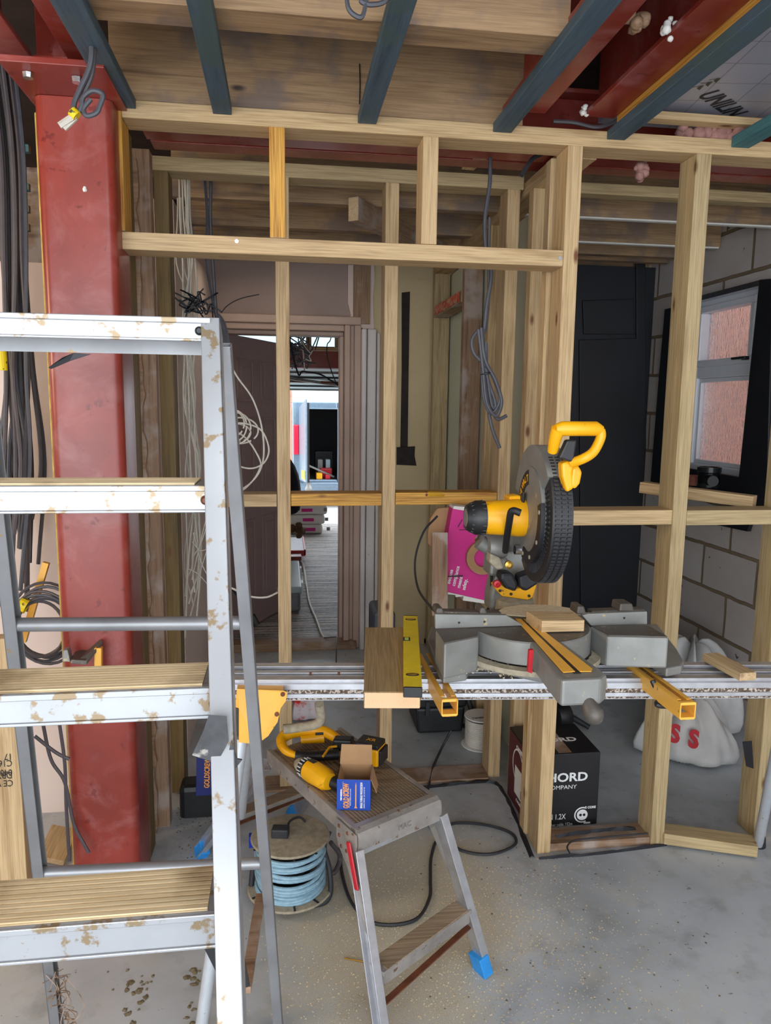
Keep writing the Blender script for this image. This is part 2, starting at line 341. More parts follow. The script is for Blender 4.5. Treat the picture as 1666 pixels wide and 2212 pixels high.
# window in the right wall
M_UPVC = plain('white_upvc', L(226,228,236), .3, var=.02)
def glassm():
    m, t, b = nt('obscured_glass'); b.inputs['Transmission Weight'].default_value = 1; b.inputs['Roughness'].default_value = .12; b.inputs['IOR'].default_value = 1.3
    b.inputs['Base Color'].default_value = (.86, .88, .9, 1); co = coords(t, (1, 60, 14)); f = noise(t, co, 1.5, 3, .6); bump(t, b, f, 1, .012); return m
M_OBSC = glassm()
xw = 2.255
def frame(b, y0, y1, z0, z1, w, x0, x1):
    b.box((x0,y0,z0),(x1,y1,z0+w)).box((x0,y0,z1-w),(x1,y1,z1)).box((x0,y0,z0+w),(x1,y0+w,z1-w)).box((x0,y1-w,z0+w),(x1,y1,z1-w))
win = root('window_1', (xw, 3.52, WZ0), kind='structure')
fy0, fy1, fz0, fz1, tz = 3.28, 3.85, 1.20, 2.115, 1.73
b = MB(); frame(b, fy0, fy1, fz0, fz1, .045, xw-.035, xw+.03); b.box((xw-.035, fy0+.045, tz-.03), (xw+.03, fy1-.045, tz+.03)); b.build('window_frame', M_UPVC, win, bevel=.005)
b = MB(); frame(b, fy0+.04, fy1-.04, tz+.028, fz1-.04, .035, xw-.05, xw+.02); b.build('opening_sash', M_UPVC, win, bevel=.006)
b = MB(); frame(b, fy0+.045, fy1-.045, fz0+.045, tz-.03, .022, xw-.02, xw+.01); b.build('glazing_bead', M_UPVC, win, bevel=.004)
MB().box((xw, fy0+.06, tz+.05), (xw+.006, fy1-.06, fz1-.07)).build('glass_pane', M_OBSC, win)
MB().box((xw, fy0+.06, fz0+.06), (xw+.006, fy1-.06, tz-.045)).build('glass_pane', M_OBSC, win)
b = MB().box((xw-.075, 3.33, tz+.042), (xw-.05, 3.36, tz+.06)).box((xw-.09, 3.31, tz+.046), (xw-.072, 3.42, tz+.058)); b.build('handle', M_BLK, win, bevel=.003)
struct('trim_lintel', MB().box((2.17, 3.25, 2.10), (2.26, 3.86, 2.125)), M_STEEL)
# membrane strips round the window
b = MB()
def quad(*p, Y=None, X=None, d=(0,.01,0)): b.prism([P(*q, X=X, Y=Y) for q in p], d)
quad((1590,1085),(1655,1112),(1666,720),(1666,602),(1640,604), X=2.165, d=(.02,0,0))
quad((1405,1040),(1440,1052),(1448,690),(1452,664),(1436,668),(1424,800), X=2.165, d=(.02,0,0))
quad((1480,1010),(1596,1030),(1592,1100),(1478,1062), X=2.168, d=(.02,0,0))
tag(b.build('window_membrane', M_BLKM, bevel=.004), 'loose black damp-proof strips taped round the white window', 'membrane')
b = MB(); quad((1412,1105),(1480,1100),(1620,1130),(1614,1148), X=2.17, d=(.02,0,0)); tag(b.build('torn_membrane', M_BLKM), 'torn end of black membrane hanging below the window board', 'membrane')
M_BRICK = plain('red_brick_beyond', L(178,128,110), .9, var=.25, sc=8)
struct('wall_neighbour', MB().box((3.15, -1, -.3), (3.25, 9, 3.6)), M_BRICK)
# wood partition-side green board
M_GRNB = plain('moisture_board_green', L(206,210,188), .8, var=.04, sc=3)
struct('wall_greenboard', MB().box((1.01, 2.62, .0), (1.03, 4.55, 2.32)), M_GRNB)
struct('wall_cream_recess', MB().box((.54, 4.585, 0), (.9, 4.6, 2.3)), M_PLASY)
b = MB(); b.prism([P(868,632,Y=4.58), P(886,630,Y=4.58), P(883,800,Y=4.58), P(881,966,Y=4.58), P(865,966,Y=4.58), P(868,800,Y=4.58)], (0,.012,0))
b.prism([P(857,966,Y=4.58), P(897,964,Y=4.58), P(896,985,Y=4.58), P(900,1006,Y=4.58), P(857,1004,Y=4.58)], (0,.012,0))
M_CHASE = plain('dark_wall_chase', L(44,34,34), .8, var=.4, sc=20)  # flat dark strip and box patch laid on the cream wall
struct('trim_wall_chase', b, M_CHASE)
b = MB(); b.prism([P(752,572,Y=4.57), P(808,572,Y=4.57), P(810,600,Y=4.57), P(806,640,Y=4.57), P(808,712,Y=4.57), P(756,706,Y=4.57), P(758,680,Y=4.57), P(752,655,Y=4.57)], (0,.03,0)); struct('trim_broken_plaster', b, M_BOARDW)
tag(timber('timber_infill', P(782,574,Y=4.56), P(781,700,Y=4.56), .10, .03, M_OLD, up=(0,1,0)), label='short brown timber let into broken plaster above the door corner', cat='timber')

# ---------------- timber frames ----------------
Y0, Y1 = 2.28, 2.38
fa = root('stud_partition', (1.3, 2.33, 0), 'front pale timber stud frame with long header and noggins up to the battens', 'stud wall')
tbox('top_plate', (-.44, Y0, 2.32), (2.195, Y1, 2.367), M_PINE, fa)
tbox('header', (-.475, Y0, 1.966), (.861, Y1, 2.014), M_PINE, fa, end=M_PINE)
tag(tbox('stud', (-.487, Y0, 2.016), (-.441, Y1, 2.372), M_ORANGE, fa), label='orange stained short stud')
tag(tbox('cripple_stud', (-.034, Y0, 2.015), (.011, Y1, 2.32), M_ORANGE, fa), label='orange stained cripple stud')
tbox('cripple_stud', (.415, Y0, 2.015), (.462, Y1, 2.32), M_PINE, fa)
tbox('stud', (.862, Y0, .0), (.909, Y1, 2.32), M_PINE, fa)
tbox('stud', (1.279, Y0, .0), (1.329, Y1, 2.32), M_PINEG, fa)
tbox('stud', (1.675, Y0, .0), (1.725, Y1, 2.32), M_PINEG, fa)
tbox('noggin', (.910, Y0, 1.153), (1.278, Y1, 1.202), M_PINE, fa)
tbox('noggin', (1.33, Y0, 1.15), (1.674, Y1, 1.20), M_PINEG, fa)
tbox('noggin', (1.726, Y0, 1.15), (2.195, Y1, 1.20), M_PINEG, fa)
tbox('bottom_plate', (.910, Y0+.005, 0), (1.278, Y1, .03), M_OLD, fa)
for x, z in ((.85, 1.99), (-.13, 2.0)):
    MB().lathe((x, Y0-.002, z), (0,1,0), [(0,0), (.006,0), (.006,.004)], 10).build('screw_head', M_STEEL, fa)
tag(timber('bottom_plate', P(1432,1800,Z=.03), P(1632,1828,Z=.03), .075, .04, M_PINEG), label='loose floor timber lying askew between the right studs', cat='timber')
R0, R1 = 2.82, 2.92
fc = root('recess_stud_wall', (.2, 2.87, 0), 'rear timber stud frame of the recess with orange noggins', 'stud wall')
tbox('top_plate', (-.46, R0, 2.34), (.9, R1, 2.388), M_PINEG, fc)
tbox('stud', (-.445, R0, 0.012), (-.394, R1, 2.34), M_OLIVE, fc)
tbox('stud', (-.024, R0, .012), (.026, R1, 2.34), M_PINE, fc)
tbox('stud', (.378, R0, .012), (.428, R1, 2.34), M_PINE, fc)
tbox('stud', (.838, R0, 0), (.887, R1, 2.34), M_PINE, fc)
tbox('noggin', (-.394, R0, 1.148), (-.026, R1, 1.196), M_PINE, fc)
tag(tbox('noggin', (.028, R0, 1.15), (.376, R1, 1.198), M_ORANGE, fc), label='orange stained noggin')
tag(tbox('noggin', (.43, R0, 1.152), (.836, R1, 1.2), M_ORANGE, fc), label='orange stained noggin')
tbox('bottom_plate', (-.39, R0-.02, 0), (.836, R1, .011), M_OLD, fc)
fb = root('side_stud_partition', (.95, 3.4, 0), 'side stud wall running back from the saw to the cream wall', 'stud wall')
tbox('top_plate', (.905, 2.39, 2.32), (1.0, 4.55, 2.367), M_PINE, fb)
for k, y in enumerate((2.40, 2.72, 3.28, 3.74, 4.5)): tbox('stud', (.905 if k else .852, y, 0), (1.0 if k else .938, y+.048, 2.32), (M_PINE, M_PINE, M_PINE, M_OLD, M_PINEG)[k], fb)
z = P(960, 668, X=.93).z; tag(tbox('noggin', (.905, 3.8, z-.03), (.99, 4.5, z+.03), M_OLD, fb), label='timber with red printed tape')
M_REDTAPE = plain('red_printed_tape', L(200,70,50), .5, spots=(40, .5, L(200,160,130)))
MB().box((.900, 3.85, z-.02), (.904, 4.15, z+.028)).box((.900, 4.2, z-.02), (.904, 4.48, z+.028)).build('tape', M_REDTAPE, fb)
# left-hand timbers between the column and the recess
tag(tbox('upright_timber', (-.50, 2.41, 0), (-.455, 2.50, 2.34), M_OLIVE), label='olive treated upright directly right of the red column', cat='timber')
o = tbox('upright_timber', (-.53, 2.60, 0), (-.42, 2.655, 2.34), M_OLD); tag(o, label='old brown upright with whitish plaster-stained face beside olive post', cat='timber')
b = MB(); pts = []
random.seed(3)
for i in range(60): z = 2.3*i/59; pts.append(V(-.458+random.uniform(-.006,.008), 2.56, z))
b.prism([V(-.51, 2.56, 0)]+pts+[V(-.51, 2.56, 2.3)], (0,.022,0)); tag(b.build('plasterboard_edge', M_OLD), 'crumbling board edge squeezed between two upright timbers by the column', 'board edge')
# joists and floor timbers overhead
def joist(name, y0, y1, z0, z1, x0, x1, lab, m=None): tag(tbox(name, (x0, y0, z0), (x1, y1, z1), m or M_JOIST, axis=0), label=lab, cat='joist')
joist('joist', 1.755, 1.85, 2.370, 2.64, -.41, .655, 'deep brown joist nearest the camera at the top edge')
joist('joist', 2.292, 2.36, 2.371, 2.655, -.47, .72, 'deep brown joist sitting over the front top plate')
for k, (y, lab) in enumerate(((3.17, 'first deep joist beyond the recess top plate, white bottom edge'), (3.62, 'second joist beyond the recess, white bottom edge'), (3.90, 'third joist beyond the recess over the black wall'), (4.12, 'fourth joist beyond the recess'), (4.36, 'last joist against the back wall'))):
    joist('joist', y, y+.05, 2.345 if k < 3 else 2.36, 2.56, -.43, 2.19, lab, M_JOIST)
    if k in (0, 1): MB().box((1.0, y-.004, 2.338), (2.18, y+.02, 2.345)).build('plaster_strip', M_PAPER, [o for o in COL.objects if o.name.startswith('joist')][-1])
tag(timber('brace', (.28,3.05,2.30), (.86,3.9,2.30), .045, .09, M_OLD), label='diagonal brown brace under the rear joists', cat='timber')
tag(timber('brace', P(1010,352,Z=2.42), P(1050,318,Z=2.42), .05, .05, M_PINE), label='short offcut resting on the red beam flange', cat='timber')
# battens under the joists
for x0, x1, lab in ((-.467,-.40,'blue-black batten beside the red column'), (-.19,-.138,'second blue batten from the column, straight under the joists'), (.221,.275,'blue batten crossing the middle of the deep joists'), (.625,.682,'blue batten beside the inner red steel beam'), (.982,1.04,'blue batten beside the foil insulation board')):
    tag(tbox('ceiling_batten', (x0, -.6, 2.343), (x1, 2.279, 2.369), M_BLUE, axis=1), label=lab, cat='batten', group='blue battens under the ceiling joists')
tag(tbox('ceiling_batten', (1.39, .4, 2.343), (1.45, 2.279, 2.375), M_TEAL, axis=1), label='teal batten at the far right of the ceiling', cat='batten', group='blue battens under the ceiling joists')
tag(tbox('ceiling_lath', (.998, .2, 2.372), (1.022, 2.25, 2.405), M_ORANGE, axis=1), label='thin orange lath between red beam and blue batten', cat='lath')
# steel beams
def ibeam(name, axis, c, lo, hi, z, w, h, lab, t=.014):
    b = MB()
    def bx(a0, a1, z0, z1): b.box((a0,lo,z0),(a1,hi,z1)) if axis == 1 else b.box((lo,a0,z0),(hi,a1,z1))
    bx(c-w/2, c+w/2, z, z+t); bx(c-w/2, c+w/2, z+h-t, z+h); bx(c-.005, c+.005, z+t, z+h-t)
    return tag(b.build(name, M_REDD, bevel=.002), lab, 'steel beam')
ibeam('steel_beam', 1, .715, -1.0, 2.27, 2.40, .13, .2, 'red steel beam behind the fourth blue batten')
ibeam('steel_beam', 1, .95, -1.0, 2.27, 2.40, .095, .2, 'red steel beam with cream foam blobs beside the orange lath')
ibeam('steel_beam', 1, -.482, -1.0, 2.14, 2.40, .115, .2, 'red steel beam running over the column towards the camera')
ibeam('steel_beam', 1, -.70, -1.0, 2.14, 2.40, .14, .2, 'outer red steel beam at the top left corner')
ibeam('steel_beam', 0, 2.56, -.43, 2.19, 2.375, .12, .2, 'dark red cross beam seen between front plate and rear frame')
ibeam('steel_beam', 0, 2.73, -.43, 2.19, 2.392, .08, .18, 'second dark red cross beam just before the recess top plate')
tag(tbox('ceiling_timber', (1.01, 2.84, 2.345), (2.19, 2.90, 2.385), M_PINEG, axis=0), label='pale cross timber behind the red beams over right bay', cat='timber')
ibeam('steel_beam', 0, 2.19, -.63, -.54, 2.40, .08, .2, 'short red cross beam over the column head')
tag(tbox('ceiling_timber', (1.06, 2.245, 2.40), (1.66, 2.29, 2.422), M_PINE, axis=0), label='pale timber strip holding the foil board edge', cat='timber')
tag(tbox('ceiling_timber', (1.25, 1.62, 2.41), (2.2, 1.67, 2.438), M_PINE, axis=0), label='pale timber strip under the foil board near the corner', cat='timber')
# foil-faced insulation board
def foil():
    m, t, b = nt('foil_facing'); tc = t.nodes.new('ShaderNodeTexCoord')
    br = t.nodes.new('ShaderNodeTexBrick'); br.offset = 0; mp = t.nodes.new('ShaderNodeMapping'); mp.inputs['Rotation'].default_value = (0,0,.12); t.links.new(tc.outputs['Object'], mp.inputs[0]); t.links.new(mp.outputs[0], br.inputs[0])
    for k, v in (('Scale', 1), ('Brick Width', .12), ('Row Height', .12), ('Mortar Size', .0012), ('Mortar Smooth', 0)): br.inputs[k].default_value = v
    br.inputs['Color1'].default_value = (*L(168,170,186), 1); br.inputs['Color2'].default_value = (*L(176,178,192), 1); br.inputs['Mortar'].default_value = (*L(110,112,126), 1)
    t.links.new(br.outputs[0], b.inputs[0]); b.inputs['Metallic'].default_value = .35; b.inputs['Roughness'].default_value = .42; bump(t, b, noise(t, coords(t), 14, 3), .2, .006); return m
ins = MB().box((1.01, .2, 2.44), (2.19, 2.42, 2.50)).build('insulation_board', foil())
tag(ins, 'foil-faced insulation board with printed lettering in the ceiling corner', 'insulation')
p0 = P(1508,212,Z=2.4385); p1 = P(1515,205,Z=2.4385)
text('lettering', 'UNILIN', .088, P(1506,207,Z=2.4385), (.81,.585,0), (.585,-.81,0), M_KTXT, ins, sx=.80, bold=.001)
b = MB()
for i in range(3):
    c = P(1496+18*i, 188-8*i, Z=2.4385); e1 = V(.81,.585,0)*.013; e2 = V(.585,-.81,0)*.028; b.prism([c, c+e2+e1, c+e2*.2+e1*2.6, c+e2*.2+e1*1.4, c+e2*.7+e1*.9, c+e1*.2], (0,0,-.0006))
b.build('chevron_logo', plain('olive_ink', L(70,70,45), .6), ins)
# mineral wool, foam blobs
def blob(name, c, r, n, m, seed, sq=(1,1,1), parent=None, **k):
    random.seed(seed); bm = bmesh.new()
    for i in range(n):
        q = bmesh.ops.create_icosphere(bm, subdivisions=2, radius=r*random.uniform(.35, .75)); off = V(*[random.gauss(0, .5)*r*s for s in sq])
        for v in q['verts']: v.co = v.co*random.uniform(.86, 1.14)+off
    me = bpy.data.meshes.new(name); bm.to_mesh(me); bm.free(); me.materials.append(m); me.polygons.foreach_set('use_smooth', [True]*len(me.polygons))
    o = bpy.data.objects.new(name, me); reg(o, Matrix.Translation(Vector(c)), parent); return tag(o, **k) if k else o
blob('mineral_wool', (1.36, 2.31, 2.39), .035, 34, M_WOOL, 1, (3.6, .7, .4), label='pink mineral wool stuffed above the front top plate', cat='insulation')
blob('mineral_wool', P(1385,365,Z=2.32), .022, 12, M_WOOL, 2, (.7, .5, 1.2), label='tuft of pink wool hanging below the front plate', cat='insulation')
fo = blob('foam_blob', P(1440,62,Z=2.41), .018, 9, M_PAPER, 3, label='cream foam blob on the red beam edge nearest camera', cat='foam', group='foam blobs on the red beam')
blob('foam_blob', P(1375,45,Z=2.42), .025, 9, M_OLD, 4, label='large grey foam blob between the two red beams', cat='foam', group='foam blobs on the red beam')
blob('foam_blob', P(1262,240,Z=2.41), .012, 8, M_PAPER, 5, label='small cream foam blob at far end of red beam', cat='foam', group='foam blobs on the red beam')
# red column
def rsq(x0, x1, y0, y1, r, z, n=6):
    o = []
    for cx, cy, a in ((x1-r,y1-r,0), (x0+r,y1-r,90), (x0+r,y0+r,180), (x1-r,y0+r,270)):
        for i in range(n+1): t = math.radians(a+90*i/n); o.append(V(cx+r*math.cos(t), cy+r*math.sin(t), z))
    return o
co_ = root('steel_column', (-.55, 2.3, 0), 'red oxide painted square steel column with dusty scuffed face', 'column')
MB().prism(rsq(-.650, -.450, 2.2, 2.4, .026, 0), (0,0,2.335)).build('shaft', M_RED, co_, smooth=True)
MB().box((-.67, 2.01, 2.336), (-.425, 2.42, 2.352)).build('cap_plate', M_RED, co_, bevel=.002)
for px, py in ((60,158), (166,168)):
    p = P(px, py, Z=2.335); MB().lathe(p, (0,0,-1), [(0,.012), (.012,.012), (.014,0)], 8).build('bolt', M_STEEL, co_)
blob('mortar_splash', P(184,408,Y=2.199), .007, 6, M_PAPER, 8, (.6,.15,1), co_)
tag(MB().box((-.672, 2.28, 0), (-.653, 2.40, 2.32)).build('insulation_strip', M_FOAM, bevel=.004), 'yellow ragged insulation strip along left side of the column', 'insulation')
random.seed(11); pts = [V(-.700+random.uniform(-.008,.006), 2.42, 2.3*i/70) for i in range(71)]
tag(MB().prism([V(-.68,2.42,0)]+pts+[V(-.68,2.42,2.3)], (0,.03,0)).build('board_edge', M_PAPER), 'ragged plasterboard edge behind the yellow strip at the column', 'board edge')
# teal battens and dark ceiling in the left room
for k, (y, lab) in enumerate(((322,'topmost of the teal laths behind the cable bundle'), (405,'second teal lath down behind the cable bundle'), (452,'third teal lath down behind the cable bundle'), (492,'lowest teal lath behind the cable bundle'))):
    a = P(-60, y-8, Y=3.4); c = P(64, y, Y=3.4); tag(timber('lath', a, c, .03, .03, M_TEAL), label=lab, cat='lath', group='teal laths in the left room')
struct('wall_left_room_upper', MB().box((-2.6, 4.0, 1.9), (-.74, 4.05, 2.66)), M_OLD)
Z1 = Vector((0,0,1))
b = MB()
def strip(pts, w, z=.006):
    w = w*.6
    random.seed(len(pts)); q = spline(pts, 6); vs = []; n_ = len(q)
    for i in range(n_):
        d = q[min(i+1, n_-1)]-q[max(i-1, 0)]; n = V(-d.y, d.x, 0).normalized()*w*random.uniform(.6, 1.5)
        vs += [q[i]-n, q[i]-n*.3+Z1*random.uniform(.004,.014), q[i]+n*.4+Z1*random.uniform(.002,.010), q[i]+n]
    b.add(vs, [(4*i+k, 4*i+k+1, 4*i+k+5, 4*i+k+4) for i in range(n_-1) for k in range(3)])
strip([P(905,1703,Z=0), P(960,1697,Z=0), P(1060,1690,Z=0), P(1090,1715,Z=0), P(1120,1780,Z=0), P(1150,1853,Z=0)], .012)
strip([P(1165,1856,Z=0), P(1300,1845,Z=0), P(1440,1826,Z=0)], .005)
tag(b.build('floor_membrane', M_BLKM), 'crinkled black membrane strip on floor along the partition foot', 'membrane')
b = MB(); strip([P(1200,1808,Z=.05), P(1290,1796,Z=.05), P(1372,1790,Z=.05)], .012); 
tag(b.build('floor_membrane', M_BLKM), 'loose black membrane lying on the floor behind the studs', 'membrane')
# ---------------- big aluminium stepladder in the foreground ----------------
la = root('stepladder', (-.25, 1.1, 0), 'large mud-spattered aluminium stepladder with wooden treads in front of the red column', 'stepladder')
LT = [(1.10, 1.651, .0), (.99, 1.425, .0), (.89, 1.187, .0), (.80, .950, .0)]
XR = [P(455,682,Y=1.10).x, P(470,1050,Y=.99).x, P(490,1473,Y=.89).x, P(505,1968,Y=.80).x]
for k, ((y, z, _), xr) in enumerate(zip(LT, XR)):
    lip = (.033, .036, .040, .044)[k]; xl = -.62-.03*k; dp = .11 if k == 0 else .088
    b = MB().box((xl, y, z-lip), (xr, y+.004, z)).box((xl, y-.004, z-.008), (xr, y, z)).box((xl, y-.003, z-lip), (xr, y, z-lip+.004))
    b.box((xl, y+.004, z-.004), (xr-.012, y+dp, z-.001))
    t = b.build('tread', M_LAD, la, bevel=.0012)
    if k == 0: MB().box((xl, y+dp, z-.045), (xr-.012, y+dp+.003, z)).box((xl, y+.006, z-.0065), (xr-.012, y+dp, z-.0045)).build('underside', M_LADG, t)  # darker grey alloy puts the shade under the top tread into the colour
    tb = MB()
    if k:
        n = 9
        for i in range(n): tb.box((xl, y+.006+i*(dp-.01)/n, z-.001), (xr-.03, y+.006+(i+.62)*(dp-.01)/n, z+.0025))
        tb.box((xl, y+.004, z-.001), (xr-.03, y+dp, z+.0008)); tb.build('tread_board', M_MUD, t)
    MB().lathe((xr-.016, y, z-lip*.55), (0,-1,0), [(0,.004), (.0035,.004), (.006,.002), (.0065,0)], 14).build('rivet', M_RUST if k else M_BLK, t)
def channel(b, p0, p1, w, d, t=.003, outer=1):     # web faces +-X, flanges point inwards
    p0, p1 = V(p0), V(p1); n = (p1-p0).normalized(); fw = V(1,0,0).cross(n).normalized(); X = V(1,0,0)
    L2 = (p1-p0)/2; c = (p0+p1)/2
    b.obox(c+X*outer*(w/2-t/2), L2, X*t/2, fw*d/2)
    for s in (-1, 1): b.obox(c+fw*s*(d/2-t/2), L2, X*w/2, fw*t/2)
s0 = V(P(459,760,Y=1.125).x, 1.125, 1.64); s1 = P(502, 2212, Y=.70); s1 = s0+(s1-s0)*(s0.z/(s0.z-s1.z))
b = MB(); channel(b, s0, s1, .027, .05); b.build('front_stile', M_LAD, la, bevel=.001)
b = MB(); q0 = V(-.63, 1.125, 1.64); q1 = V(-.74, s1.y, 0); channel(b, q0, q1, .027, .05, outer=-1); b.build('front_stile', M_LAD, la, bevel=.001)
r0 = V(P(484,745,Y=1.17).x, 1.17, 1.62); r1 = P(601, 2205, Y=1.60); r1 = r0+(r1-r0)*(r0.z/(r0.z-r1.z))
l0 = P(8, 1180, Y=1.29); l1 = P(122, 2205, Y=1.60); l1 = l0+(l1-l0)*(l0.z/(l0.z-l1.z)); l0 = l0+(l0-l1)*.36
for a, c, o_ in ((r0, r1, 1), (l0, l1, -1)):
    b = MB(); channel(b, a, c, .022, .03, outer=o_); b.build('rear_leg', M_LADG, la, bevel=.001)
for t in (.30, .655):
    a = l0+(l1-l0)*((l0.z-(1.145 if t < .5 else .575))/l0.z); c = r0+(r1-r0)*((r0.z-(1.145 if t < .5 else .575))/r0.z)
    MB().tube([a, c], .0125, 16).build('rung', M_LADG, la, smooth=True)
a = P(563,1935,Y=1.52); MB().bar(a, P(530,2140,Y=1.2), .012, .02, (1,0,0)).build('brace', M_OLD, la, bevel=.001)
b = MB(); b.prism([P(160,762,Y=1.10), P(196,765,Y=1.10), P(150,780,Y=1.10), P(110,797,Y=1.09), P(104,794,Y=1.09), P(135,772,Y=1.10)], (0,.002,0))
tag(b.build('torn_tape', M_BLKM), 'scrap of black tape stuck under the top ladder tread', 'tape')
b = MB(); b.prism([P(452,1545,Y=.812), P(490,1548,Y=.812), P(494,1600,Y=.812), P(470,1650,Y=.812), P(416,1632,Y=.812), P(440,1580,Y=.812)], (0,-.003,.002)); b.prism([P(500,1600,Y=.812), P(512,1640,Y=.812), P(523,1642,Y=.812), P(505,1665,Y=.812), P(490,1640,Y=.812)], (0,.003,0))
M_TORN = plain('torn_silver_tape', L(60,60,62), .4, .2, var=.5, sc=30, spots=(26, .58, L(150,145,138)))
tag(b.build('torn_tape', M_TORN), 'torn silver and black tape wrapped round the ladder stile', 'tape')
b = MB(); b.prism([P(440,2046,Y=.80), P(474,2048,Y=.80), P(474,2120,Y=.80), P(462,2090,Y=.80)], (0,.003,0)); b.build('hinge_bracket', M_BLK, la); b = MB(); b.prism([P(527,2070,Y=.80), P(540,2130,Y=.80), P(528,2135,Y=.80)], (0,.003,0)); 
b.build('hinge_bracket', M_BLK, la)
random.seed(5)
def string(n, c0, c1, r):
    for i in range(n):
        pts = [c0+(c1-c0)*(j/7)+V(random.gauss(0, r), random.gauss(0, r), 0) for j in range(8)]; yield spline(pts, 4)
b = MB()
for q in string(9, P(118,2095,Y=1.55), P(142,2212,Y=1.6), .012): b.tube(q, .0012, 4)
b.tube(spline([P(140,2110,Y=1.55), P(170,2145,Y=1.55), P(182,2175,Y=1.55), P(160,2205,Y=1.55), P(140,2190,Y=1.55)], 5), .0012, 4)
tag(b.build('string_wrap', M_OLD, la), None)

# ---------------- folding work platform ----------------
cA, cB, cC, cD = V(-.054,2.139,.5), V(.17,1.68,.5), V(.40,1.812,.5), V(.176,2.271,.5)
u = (cA-cB).normalized(); w = (cC-cB).normalized(); Z = V(0,0,1); LN, WD = (cA-cB).length, (cC-cB).length
wp = root('work_platform', (.17, 1.97, 0), 'small folding aluminium work platform with grey ribbed wooden top and blue feet', 'platform')
def W(a, c, z=0.0): return cB+u*a+w*c+Z*z
b = MB()
for k in range(2):
    for i in range(12):
        c0 = .012+k*(WD/2-.008)+i*((WD/2-.016)/12); b.prism([W(.02,c0), W(LN-.01,c0), W(LN-.01,c0+(WD/2-.016)/12*.7), W(.02,c0+(WD/2-.016)/12*.7)], Z*-.012)
b.prism([W(.02,.008,-.004), W(LN-.01,.008,-.004), W(LN-.01,WD-.008,-.004), W(.02,WD-.008,-.004)], Z*-.016)
b.build('top_board', M_BOARD, wp)
b = MB(); prof = [(0,0), (.035,.001), (.05,.0), (.05,-.004), (-.004,-.004)]
for c0, s in ((0,1), (WD,-1)): b.prism([W(0,c0-s*.002,.002), W(0,c0+s*.012,.002), W(0,c0+s*.012,-.002), W(0,c0+s*.002,-.006), W(0,c0+s*.002,-.04), W(0,c0-s*.002,-.04)], u*LN)
b.build('side_rail', M_ALUD, wp, bevel=.001)
b = MB(); arc = [W(.022,0,.003), W(.004,0,.003), W(-.010,0,-.003), W(-.017,0,-.014), W(-.018,0,-.03), W(-.018,0,-.055), W(-.004,0,-.058), W(-.004,0,-.016), W(.022,0,-.004)]
b.prism([p-w*.002 for p in arc], w*(WD+.004)); e = b.build('end_nosing', M_ALUD, wp)
text('lettering', 'MAC', .020, W(-.019,WD*.45,-.034), w, Z, plain('etched_mark', L(120,116,112), .5), e, ext=.0004)
feet = [(V(.237,1.534,0), W(-.006,.004,-.045)), (V(.533,1.775,0), W(-.006,WD-.004,-.045)), (V(-.297,2.417,0), W(LN,.004,-.045)), (V(.021,2.613,0), W(LN,WD-.004,-.045))]
for k, (f, t) in enumerate(feet):
    n = (t-f).normalized(); sd = n.cross(u if k < 2 else u).normalized(); fr = n.cross(sd).normalized(); c = (t+f)/2+n*.0; h2 = (t-f)/2*.97; c = f+(t-f)*.515
    b = MB(); b.obox(c, h2, sd*.003, fr*.021)
    for s in (-1, 1): b.obox(c+fr*s*.0195+sd*.009*(1 if k % 2 else -1)*-1, h2, sd*.011, fr*.002)
    b.obox(c+fr*0+sd*.004*(-1 if k % 2 else 1), h2, sd*.002, fr*.006)
    lg = b.build('leg', M_ALU, wp, bevel=.0008)
    p0 = f+n*.03; MB().obox(f+n*.028, n*.029, sd*.016, fr*.026).build('foot', M_SBLUE, lg, bevel=.003)
    if k == 0: MB().obox(f+(t-f)*.60-fr*.022, (t-f)*.10, sd*.010, fr*.0006).build('sticker', plain('printed_sticker', L(206,206,204), .5, spots=(90,.55,L(90,80,80))), lg)
for k, (i, j) in enumerate(((0,1), (2,3))):
    (f0, t0), (f1, t1) = feet[i], feet[j]; a = f0+(t0-f0)*.42; c = f1+(t1-f1)*.42
    st = MB().bar(a, c, .052, .012).bar(a-Z*.018-u*.022*(1 if k == 0 else -1), c-Z*.018-u*.022*(1 if k == 0 else -1), .003, .03).build('step', M_ALUD, wp, bevel=.001)
    MB().bar(a+Z*.0075+w*.014, c+Z*.0075-w*.014, .05, .003).build('step_board', M_BOARD, st)
    a = f0+(t0-f0)*.985; c = f1+(t1-f1)*.985; MB().bar(a, c, .02, .012).build('cross_bar', M_ALU, wp, bevel=.001)
    a = f0+(t0-f0)*.25; c = f1+(t1-f1)*.30; MB().bar(a, c, .004, .016, u).build('cross_brace', M_RUST, wp)
# side plates with rivets and the red catch
for c0, s in ((-.004,-1), (WD+.004,1)):
    base = feet[0] if s < 0 else feet[1]; n = (base[1]-base[0]).normalized()
    p = [W(.085,c0,-.006), W(-.01,c0,-.006), W(-.012,c0,-.06), base[1]-n*.20+w*.004*s-w*.002, base[1]-n*.205+u*.028, W(.03,c0,-.11), W(.075,c0,-.075), W(.085,c0,-.05)]
    pl = MB().prism(p, w*.003*s).build('side_plate', M_ALUD, wp)
    if s < 0:
        for q in (W(.07,c0,-.02), W(.03,c0,-.02), W(.07,c0,-.045), W(.035,c0,-.07), W(.06,c0,-.07), W(.0,c0,-.13), W(-.005,c0,-.165)): MB().lathe(q-w*.002, -w, [(0,.004), (.004,.003), (.006,0)], 10).build('rivet', M_RUST, pl)
        MB().bar(W(.012,c0-.012,-.03), W(-.03,c0-.012,-.135), .006, .018, u).build('catch_lever', M_REDPL, wp, bevel=.003)

